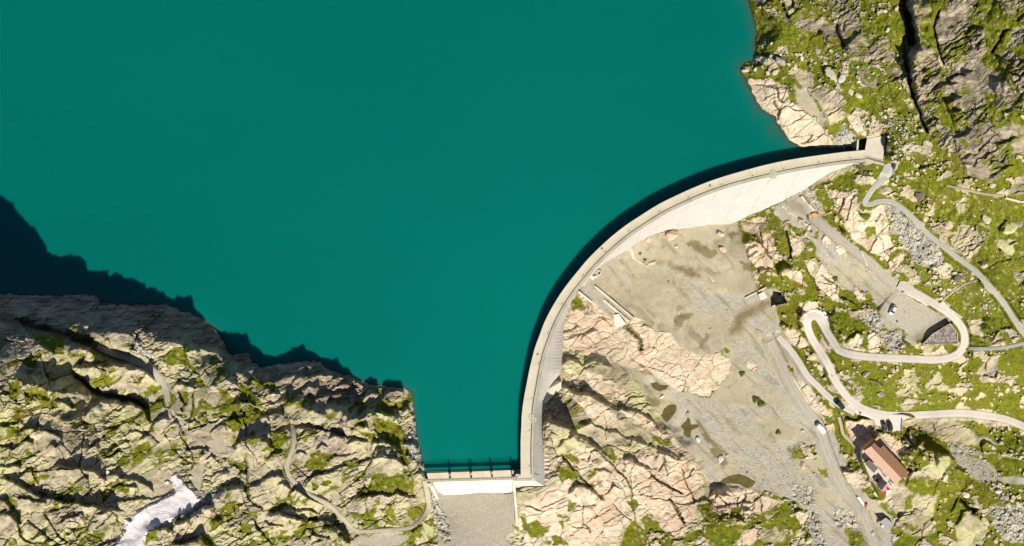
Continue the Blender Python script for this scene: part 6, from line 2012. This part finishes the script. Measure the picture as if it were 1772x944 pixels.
for k, t in enumerate(np.linspace(.1, .9, 6)):
    q = np.array(body[0]) * (1 - t) + np.array(body[1]) * t; a, b, _ = un(*q, HUTZ + 2)
    d_ = Vector(un(*body[1], EV)) - Vector(un(*body[0], EV)); rz = math.atan2(d_.y, d_.x)
    wn = MB().box((a, b, HUTZ + 1.9), (1.0, .16, 1.1), rz).build('window', M['wood'], hut)
    MB().box((a, b, HUTZ + 1.9), (.82, .2, .9), rz).build('pane', M['glass'], wn)
# canopies, tables
def canopy(name, P4, zt, rise, mats, label, cat):
    c2 = np.mean(P4, 0); e = empty(name, un(*c2, HUTZ), world=True); tag(e, label, cat)
    apex = un(*c2, zt + rise); co_ = [un(*p, zt) for p in P4]
    for i in range(4):
        a, b = co_[i], co_[(i + 1) % 4]
        mb = MB().prism([a, b, apex], [(a[0], a[1], a[2] - .05), (b[0], b[1], b[2] - .05), (apex[0], apex[1], apex[2] - .06)])
        pn_ = mb.build('canvas_panel', mats[i % len(mats)], e)
        if mats[i % len(mats)] is M['cloth_red']:
            m_ = [(a[k] + b[k]) * .31 + apex[k] * .38 for k in range(3)]; rz = math.atan2(b[1] - a[1], b[0] - a[0])
            MB().box((m_[0], m_[1], m_[2] + .12), (.75, .26, .03), rz).box((m_[0], m_[1], m_[2] + .125), (.26, .75, .03), rz).build('white_cross', M['cloth_white'], pn_)
        MB().tube([(a[0], a[1], HUTZ), (a[0], a[1], zt)], .035, 6).build('pole', M['galv'], e)
    return e
canopy('canopy', [hp(360, 795), hp(430, 724), hp(493, 779), hp(430, 861)], HUTZ + 2.3, .7, [M['cloth_white'], M['cloth_red']], 'red and white quartered canopy with white crosses on the hut terrace', 'canopy')
canopy('sunshade', [hp(370, 638), hp(432, 708), hp(365, 784), hp(308, 708)], HUTZ + 2.1, .35, [M['cloth_plum']], 'square dark plum sunshade on the hut terrace', 'sunshade')
canopy('sunshade', [hp(354, 545), hp(372, 556), hp(432, 606), hp(412, 620)], HUTZ + 1.9, .05, [M['cloth_maroon']], 'narrow maroon awning beside the hut roof', 'awning')
def table(P_, label):
    e = empty('picnic_table', un(*np.mean(P_, 0), HUTZ + .12), world=True); tag(e, label, 'table')
    MB().prism(U3(P_, HUTZ + .9), U3(P_, HUTZ + .84)).build('tabletop', M['cloth_maroon'], e)
    for p in shrink(P_, .8): a, b, _ = un(*p, HUTZ); MB().box((a, b, HUTZ + .47), (.07, .07, .74)).build('leg', M['wood'], e)
table([hp(262, 650), hp(296, 610), hp(318, 632), hp(284, 672)], 'dark red table at the open corner of the hut terrace')
table([hp(290, 672), hp(322, 640), hp(334, 655), hp(304, 690)], 'red table between the corner table and the plum sunshade')
def bench(P_, label):
    e = empty('bench', un(*np.mean(P_, 0), HUTZ + .12), world=True); tag(e, label, 'bench')
    MB().prism(U3(P_, HUTZ + .57), U3(P_, HUTZ + .51)).build('seat', M['wood'], e)
    for p in shrink(P_, .8): a, b, _ = un(*p, HUTZ); MB().box((a, b, HUTZ + .3), (.06, .06, .42)).build('leg', M['wood'], e)
bench([hp(455, 682), hp(466, 676), hp(490, 716), hp(479, 722)], 'wooden bench on the terrace nearest the plum sunshade')
bench([hp(478, 662), hp(489, 656), hp(510, 690), hp(499, 696)], 'wooden bench on the terrace against the hut wall')

# shed and its neighbours
def sp(x, y): return 1470 + x / 10.49, 840 + y / 10.49
shed = empty('shed', un(1534, 905, SHEDZ), world=True); tag(shed, 'small shed with a flat grey roof beside the lower gravel track', 'shed')
SQ = [sp(540, 660), sp(660, 580), sp(802, 695), sp(690, 788)]
MB().prism([un(*SQ[0], SHEDZ + 2.7), un(*SQ[1], SHEDZ + 2.7), un(*SQ[2], SHEDZ + 2.3), un(*SQ[3], SHEDZ + 2.3)], [un(*SQ[0], SHEDZ + 2.58), un(*SQ[1], SHEDZ + 2.58), un(*SQ[2], SHEDZ + 2.18), un(*SQ[3], SHEDZ + 2.18)]).build('roof', M['shed_roof'], shed)
s2 = shrink(SQ, .92); MB().prism(U3(s2, SHEDZ + 2.2), U3(s2, SHEDZ - 1)).build('wall', M['render'], shed)
a, b, _ = un(*sp(600, 625), SHEDZ); dw = MB().box((a + .02, b + .05, SHEDZ + 1), (.95, .12, 2.0), .58).build('door', M['wood'], shed)
MB().box((a + .3, b + .25, SHEDZ + 1), (.05, .1, .12), .58).build('handle', M['galv'], dw)
def crate(px, py, d, rz, mat, label, cat, name):
    z = float(zat(px, py)); a, b, _ = un(px, py, z); e = empty(name, (a, b, z), rz); tag(e, label, cat)
    MB().box((0, 0, d[2] / 2), d).build('box_body', mat, e, bevel=.03)
    MB().box((0, 0, d[2] + .02), (d[0] * 1.04, d[1] * 1.04, .05)).build('lid', mat, e)
crate(*sp(583, 722), (.95, .75, .9), .6, M['white'], 'small white box beside the grey shed', 'box', 'storage_box')
crate(*sp(585, 546), (1.35, .5, .6), .6, M['pinkred'], 'reddish bench box in the shadow of the grey shed', 'box', 'bench_box')
crate(*sp(470, 150), (2.2, 1.1, .5), -.7, M['slab'], 'pale flat box on the slope below the hut terrace', 'box', 'storage_box')
# long white tank on the track and the barrier next to it
tx, ty = sp(182, 262); tz = float(zat(tx, ty)); a, b, _ = un(tx, ty, tz)
tk = empty('trailer', (a, b, tz), math.atan2(-150, 120)); tag(tk, 'long narrow white trailer standing beside the lower gravel track', 'trailer')
MB().box((0, 0, .95), (4.1, .95, .75)).build('cargo_box', M['white'], tk, bevel=.06)
MB().box((0, 0, 1.36), (4.15, 1.0, .06)).build('cover', M['cloth_white'], tk)
for sx in (-.5, .5):
    for sy in (-1, 1):
        MB().tube([(sx, sy * .42, .3), (sx, sy * .56, .3)], .3, 14).build('wheel', M['tyre'], tk)
MB().box((2.4, 0, .5), (1.0, .09, .09)).build('drawbar', M['iron'], tk)
bx, by = sp(296, 352); bz = float(zat(bx, by)); a, b, _ = un(bx, by, bz)
ba = empty('boom_barrier', (a, b, bz), -math.pi / 2); tag(ba, 'road barrier with a faded red base and a long thin white boom', 'barrier')
MB().box((0, 0, .55), (1.5, .75, 1.1)).build('barrier_base', M['pinkred'], ba, bevel=.05)
MB().box((-.75, 0, 1.16), (.8, .5, .14)).build('counterweight', M['cloth_red'], ba)
MB().tube([(.5, 0, 1.18), (6.4, -.15, 1.12)], .07, 8).build('boom', M['white'], ba)
MB().box((6.3, -.15, .55), (.09, .09, 1.1)).build('boom_rest', M['galv'], ba)
# stone posts by the parked cars
for k, (x, y) in enumerate([(1560.2, 726.5), (1560, 730), (1559.8, 733.5), (1559.6, 737), (1559.4, 740.3), (1559.2, 743.6)]):
    z = float(zat(x, y)); a, b, _ = un(x, y, z)
    o = MB().box((0, 0, .4), (.36, .36, 1.0)).disc((0, 0, .9), .17, .14, 8, .18).build('stone_post', BM['white'], None, bevel=.04); o.location = (a, b, z); o.rotation_euler.z = .2 * k
    tag(o, 'white stone post in the short row edging the parking place by the road', 'post', 'stone posts edging the parking place')
# walker in an orange jacket
def person(px, py, rz, label):
    z = float(zat(px, py)) + .05; a, b, _ = un(px, py, z); e = empty('person', (a, b, z), rz); tag(e, label, 'person')
    J = dict(pelvis=(0, 0, .95), chest=(0.02, 0, 1.32), neck=(.03, 0, 1.50), head=(.05, 0, 1.66), top=(.05, 0, 1.74),
             ls=(.02, .19, 1.42), le=(-.06, .27, 1.16), lw=(.06, .29, .93), rs=(.02, -.19, 1.42), re=(.08, -.27, 1.16), rw=(.22, -.26, .97),
             lh=(0, .09, .92), lk=(.14, .10, .50), la=(.10, .10, .09), lt=(.25, .11, .04), rh=(0, -.09, .92), rk=(-.04, -.10, .50), ra=(-.24, -.10, .12), rt=(-.12, -.11, .04))
    E = 'pelvis-chest chest-neck neck-head head-top chest-ls ls-le le-lw chest-rs rs-re re-rw pelvis-lh lh-lk lk-la la-lt pelvis-rh rh-rk rk-ra ra-rt'.split()
    Rr = dict(pelvis=.15, chest=.17, neck=.06, head=.105, top=.07, ls=.075, le=.05, lw=.035, rs=.075, re=.05, rw=.035, lh=.1, lk=.065, la=.045, lt=.04, rh=.1, rk=.065, ra=.045, rt=.04)
    def skin(keys, edges, name, mat, grow=0):
        me = bpy.data.meshes.new(name); ix = {k: i for i, k in enumerate(keys)}
        me.from_pydata([J[k] for k in keys], [(ix[x], ix[y]) for x, y in (q.split('-') for q in edges)], [])
        o = bpy.data.objects.new(name, me); COL.objects.link(o); me.materials.append(mat)
        md = o.modifiers.new('Skin', 'SKIN'); 
        for i, k in enumerate(keys): me.skin_vertices[0].data[i].radius = (Rr[k] + grow,) * 2 if me.skin_vertices else (.1, .1)
        me.skin_vertices[0].data[0].use_root = True
        o.modifiers.new('Sub', 'SUBSURF').levels = 1
        o.parent = e; return o
    def mk(keys, edges, name, mat, grow=0):
        me = bpy.data.meshes.new(name); me.skin_vertices
        return skin(keys, edges, name, mat, grow)
    try:
        mk(list(J), E, 'figure', simple('skin_tone', (.5, .32, .22), .05, 3))
        k1 = ['chest', 'pelvis', 'ls', 'le', 'rs', 're', 'neck']; mk(k1, ['chest-pelvis', 'chest-ls', 'ls-le', 'chest-rs', 'rs-re', 'chest-neck'], 'jacket', simple('orange_jacket', (.75, .16, .02), .1, 3), .025)
        k2 = ['pelvis', 'lh', 'lk', 'la', 'rh', 'rk', 'ra']; mk(k2, ['pelvis-lh', 'lh-lk', 'lk-la', 'pelvis-rh', 'rh-rk', 'rk-ra'], 'trousers', simple('dark_trousers', (.03, .03, .04), .2, 3), .02)
    except Exception as ex:
        print('person', ex)
    bm_ = bmesh.new(); bmesh.ops.create_icosphere(bm_, subdivisions=2, radius=.118)
    bmesh.ops.delete(bm_, geom=[v for v in bm_.verts if v.co.z < -.02 and v.co.x > -.04], context='VERTS')
    me = bpy.data.meshes.new('hair'); bm_.to_mesh(me); bm_.free(); me.materials.append(M['wood'])
    o = bpy.data.objects.new('hair', me); COL.objects.link(o); o.parent = e; o.location = (.04, 0, 1.69)
person(1451.3, 715.5, 2.2, 'person in an orange jacket and dark trousers standing at the edge of the pale road')

# ------------------------------------------------------------------ masonry and concrete about the valley
vh = empty('valve_house', un(1630, 582, -25), world=True); tag(vh, 'triangular flat building with a dark gravel roof inside the road hairpin', 'building')
VZ = -23.3
v5 = [(1520 + x / 9.4375, 510 + y / 9.4375) for x, y in [(1178, 462), (1292, 620), (1308, 800), (716, 806), (890, 632)]]
MB().prism(U3(v5, VZ), U3(v5, -29)).build('wall', M['render'], vh)
inn_ = shrink(v5, .93)
m_, nt_, b_ = new_mat('dark_roof_gravel'); g_ = G(nt_)
g_.l(g_.ramp(g_.voro(1.6, None, 'F1', 'Color'), [(.2, (.11, .095, .085)), (.5, (.19, .17, .15)), (.8, (.30, .27, .24))]), b_.inputs['Base Color'])
g_.bump(g_.voro(1.6), b_, .8, .15)
MB().prism(U3(inn_, VZ + .05), U3(inn_, VZ - .1)).build('gravel_roof', m_, vh)
rust = simple('rust_stained_stone', (.50, .36, .24), .35, .9)
for i in range(5):
    a_, c_ = v5[i], v5[(i + 1) % 5]
    i2, i3 = shrink(v5, .945)[(i + 1) % 5], shrink(v5, .945)[i]
    MB().prism(U3([a_, c_, i2, i3], VZ + .38), U3([a_, c_, i2, i3], VZ - .2)).build('parapet', [rust, rust, M['oldwall'], M['oldwall'], rust][i], vh)
# tunnel mouth
def zp(x, y): return 1290 + x / 15.73, 480 + y / 15.73
tun = empty('tunnel_portal', un(1347, 516, TUNZ), world=True); tag(tun, 'dark tunnel mouth sunk in a walled pit at the right edge of the gravel valley', 'tunnel')
tr = [zp(775, 360), zp(970, 402), zp(1112, 682), zp(728, 760), zp(708, 565)]
def edge_wall(a, c, w, zt, dep, nm, mat, par):
    d = np.array(c) - np.array(a); d = d / np.hypot(*d); n_ = np.array([-d[1], d[0]])
    # keep outside the pit
    cen = np.mean(tr, 0)
    if ((np.array(a) + np.array(c)) / 2 - cen) @ n_ < 0: n_ = -n_
    q = [np.array(a), np.array(c), np.array(c) + n_ * w, np.array(a) + n_ * w]
    return MB().prism(U3(q, zt), U3(q, zt - dep)).build(nm, mat, par)
for (i, j, w, dz) in ((0, 1, 1.6, 1.2), (1, 2, 1.6, 1.4), (2, 3, 2.6, .9)):
    edge_wall(tr[i], tr[j], w, TUNZ + dz, 6, 'pit_wall', M['oldwall'], tun)
MB().prism([un(*zp(870, 520), TUNZ - 1.2), un(*zp(985, 480), TUNZ - 1.2), un(*zp(1060, 668), TUNZ - 2.2), un(*zp(835, 690), TUNZ - 2.2)], [un(*zp(870, 520), TUNZ - 4), un(*zp(985, 480), TUNZ - 4), un(*zp(1060, 668), TUNZ - 4), un(*zp(835, 690), TUNZ - 4)]).build('portal_hood', M['slab'], tun)
ap = MB().prism(U3([zp(345, 462), zp(540, 355), zp(690, 322), zp(722, 482), zp(420, 628)], TUNZ + .35), U3([zp(345, 462), zp(540, 355), zp(690, 322), zp(722, 482), zp(420, 628)], TUNZ - 1)).build('concrete_apron', M['chute'])
tag(ap, 'white concrete slab on the gravel beside the dark tunnel mouth', 'slab')
rp = [zp(0, 560), zp(150, 480), zp(330, 390), zp(560, 270)]
lw = wall_along('retaining_wall', rp, [float(zat(*p)) + .55 for p in rp], 2.2, M['oldwall'], 1.5)
tag(lw, 'low curved pale kerb wall leading to the white slab by the tunnel', 'wall')
# stilling basin walls under the dam
def mp(x, y): return 990 + x / 8.583, 460 + y / 8.583
def wallz(P_, h): return [float(zat(*p)) + h for p in P_]
P1 = [mp(222, 204), mp(455, 395), mp(690, 592), mp(925, 786)]
sb = empty('stilling_basin', un(1060, 520, -43), world=True); tag(sb, 'pair of straight concrete channel walls running out from the foot of the dam', 'channel')
P1 = [tuple(p) for p in resample(np.array(P1), 6)]; wz = box_smooth(np.array(wallz(P1, .9)), 2)
wall_along('long_wall', np.array(P1), wz, 2.6, M['oldwall'], 6, sb)
P2 = [tuple(p) for p in resample(np.array([mp(92, 378), mp(200, 462), mp(300, 545)]), 5)]
wall_along('short_wall', np.array(P2), np.array(wallz(P2, 1.1)), 2.6, M['chute'], 5, sb)
for k in range(9):
    t = k / 8; x, y = 490 + t * 340, 492 + t * 290
    q = [mp(x - 14, y), mp(x + 30, y + 36), mp(x + 8, y + 62), mp(x - 36, y + 28)]
    z = float(zat(*mp(x, y + 30))) + .55 + .2 * (k % 2)
    MB().prism(U3(q, z), U3(q, z - 2)).build('stepped_block', M['oldwall'] if k % 2 else M['weir'], sb)
q = [mp(600, 728), mp(690, 710), mp(800, 858), mp(720, 900), mp(640, 935)]
z = float(np.mean([zat(*p) for p in q])) + .9
a_ = MB().prism(U3(q, z), U3(q, z - 3)).build('apron_slab', M['chute'], sb)
for (x, y, w, lab) in ((392, 98, 58, 'hollow'), (300, 172, 60, 'larger'), (348, 158, 34, 'smaller')):
    px, py = mp(x, y); z = float(zat(px, py)); e = empty('concrete_block', un(px, py, z), -.7)
    tag(e, {'hollow': 'hollow square concrete block on the gravel at the dam foot', 'larger': 'larger solid white block touching the foot of the dam', 'smaller': 'smaller white block between the hollow block and the larger one'}[lab], 'block')
    s = w / 8.583 * .235
    if lab == 'hollow':
        for dx, dy, ww, hh in ((0, s / 2, s, .22), (0, -s / 2, s, .22), (s / 2, 0, .22, s), (-s / 2, 0, .22, s)): MB().box((dx, dy, .3), (ww, hh, .9 + .01 * dx)).build('side_wall', M['chute'], e)
    else: MB().box((0, 0, .2), (s, s * .8, 1.2)).build('block_body', M['chute'], e, bevel=.04)
# pipe and low wall on the sloping gravel track
def pipe(P_, r, mat, label, nm='pipe', cat='pipe'):
    o = MB().tube([un(x, y, float(zat(x, y)) + r + .1) for x, y in P_], r, 8).build(nm, mat, smooth=True); tag(o, label, cat)
pipe([T1('O', *p) for p in ((1375, 565), (1395, 600), (1410, 640), (1425, 680), (1440, 715))], .28, M['oldwall'], 'short pale pipe lying across the gravel track')
lw = wall_along('drystone_wall', np.array([T1('O', *p) for p in ((815, 50), (850, 100), (890, 140), (940, 190))]), np.array([float(zat(*T1('O', *p))) + .7 for p in ((815, 50), (850, 100), (890, 140), (940, 190))]), 3.2, M['oldwall'], 2.5)
tag(lw, 'short low pale wall between rubble at the top of the gravel track', 'wall')
lw = wall_along('drystone_wall', np.array([T1('V', *p) for p in ((985, 345), (1040, 400), (1110, 450), (1180, 495))]), np.array([float(zat(*T1('V', *p))) + .5 for p in ((985, 345), (1040, 400), (1110, 450), (1180, 495))]), 4.0, M['oldwall'], 2)
tag(lw, 'low pale wall edging the outer side of the road hairpin below the meadow', 'wall')
lw = wall_along('field_wall', np.array([T1('U', *p) for p in ((1600, 232), (1660, 248), (1740, 268), (1800, 272))]), np.array([float(zat(*T1('U', *p))) + .5 for p in ((1600, 232), (1660, 248), (1740, 268), (1800, 272))]), 2.2, BM['white'], 2)
tag(lw, 'thin whitish wall leaving the right edge of the photo below the streaked cliff', 'wall')
px, py = 1520 + 305 / 9.4375, 510 + 435 / 9.4375; z = float(zat(px, py)); a, b, _ = un(px, py, z)
o = MB().disc((a, b, z), .28, .5, 12).build('fire_pit', M['iron']); o.name = 'metal_drum'; tag(o, 'small dark drum standing on the gravel parking area', 'drum')
# ------------------------------------------------------------------ camera, light
scene = bpy.context.scene
cam = bpy.data.cameras.new('camera'); co = bpy.data.objects.new('camera', cam); COL.objects.link(co)
co.location = (0, 0, HC); co.rotation_euler = (0, 0, 0)
cam.sensor_fit = 'HORIZONTAL'; cam.sensor_width = 36
cam.lens = 36 * HC / (W0 * S0)
cam.clip_end = 5000; cam.clip_start = 1
scene.camera = co
ELEV = math.radians(45.0)
sdir = Vector((.229, -.973, 0)).normalized()
svec = Vector((sdir.x * math.cos(ELEV), sdir.y * math.cos(ELEV), math.sin(ELEV)))
sun = bpy.data.lights.new('sun', 'SUN'); sun.energy = 5.0; sun.angle = math.radians(.5); sun.color = (1, .94, .83)
so = bpy.data.objects.new('sun', sun); COL.objects.link(so)
so.rotation_euler = (-svec).to_track_quat('-Z', 'Y').to_euler()
so.location = svec * 300
w = bpy.data.worlds.new('World'); scene.world = w; w.use_nodes = True
nt = w.node_tree; nt.nodes.clear()
o_ = nt.nodes.new('ShaderNodeOutputWorld'); bg = nt.nodes.new('ShaderNodeBackground'); sky = nt.nodes.new('ShaderNodeTexSky')
sky.sky_type = 'NISHITA'; sky.sun_disc = False; sky.sun_elevation = ELEV; sky.sun_rotation = math.atan2(sdir.x, sdir.y); sky.altitude = 3000; sky.air_density = .7; sky.dust_density = .1; sky.ozone_density = 1.5
bg.inputs[1].default_value = .10
nt.links.new(sky.outputs[0], bg.inputs[0]); nt.links.new(bg.outputs[0], o_.inputs[0])
vs = scene.view_settings
vs.view_transform = 'Standard'; vs.look = 'None'; vs.gamma = 1; vs.exposure = .58; vs.use_curve_mapping = False
scene.cycles.max_bounces = 4; scene.cycles.diffuse_bounces = 2; scene.cycles.use_denoising = True
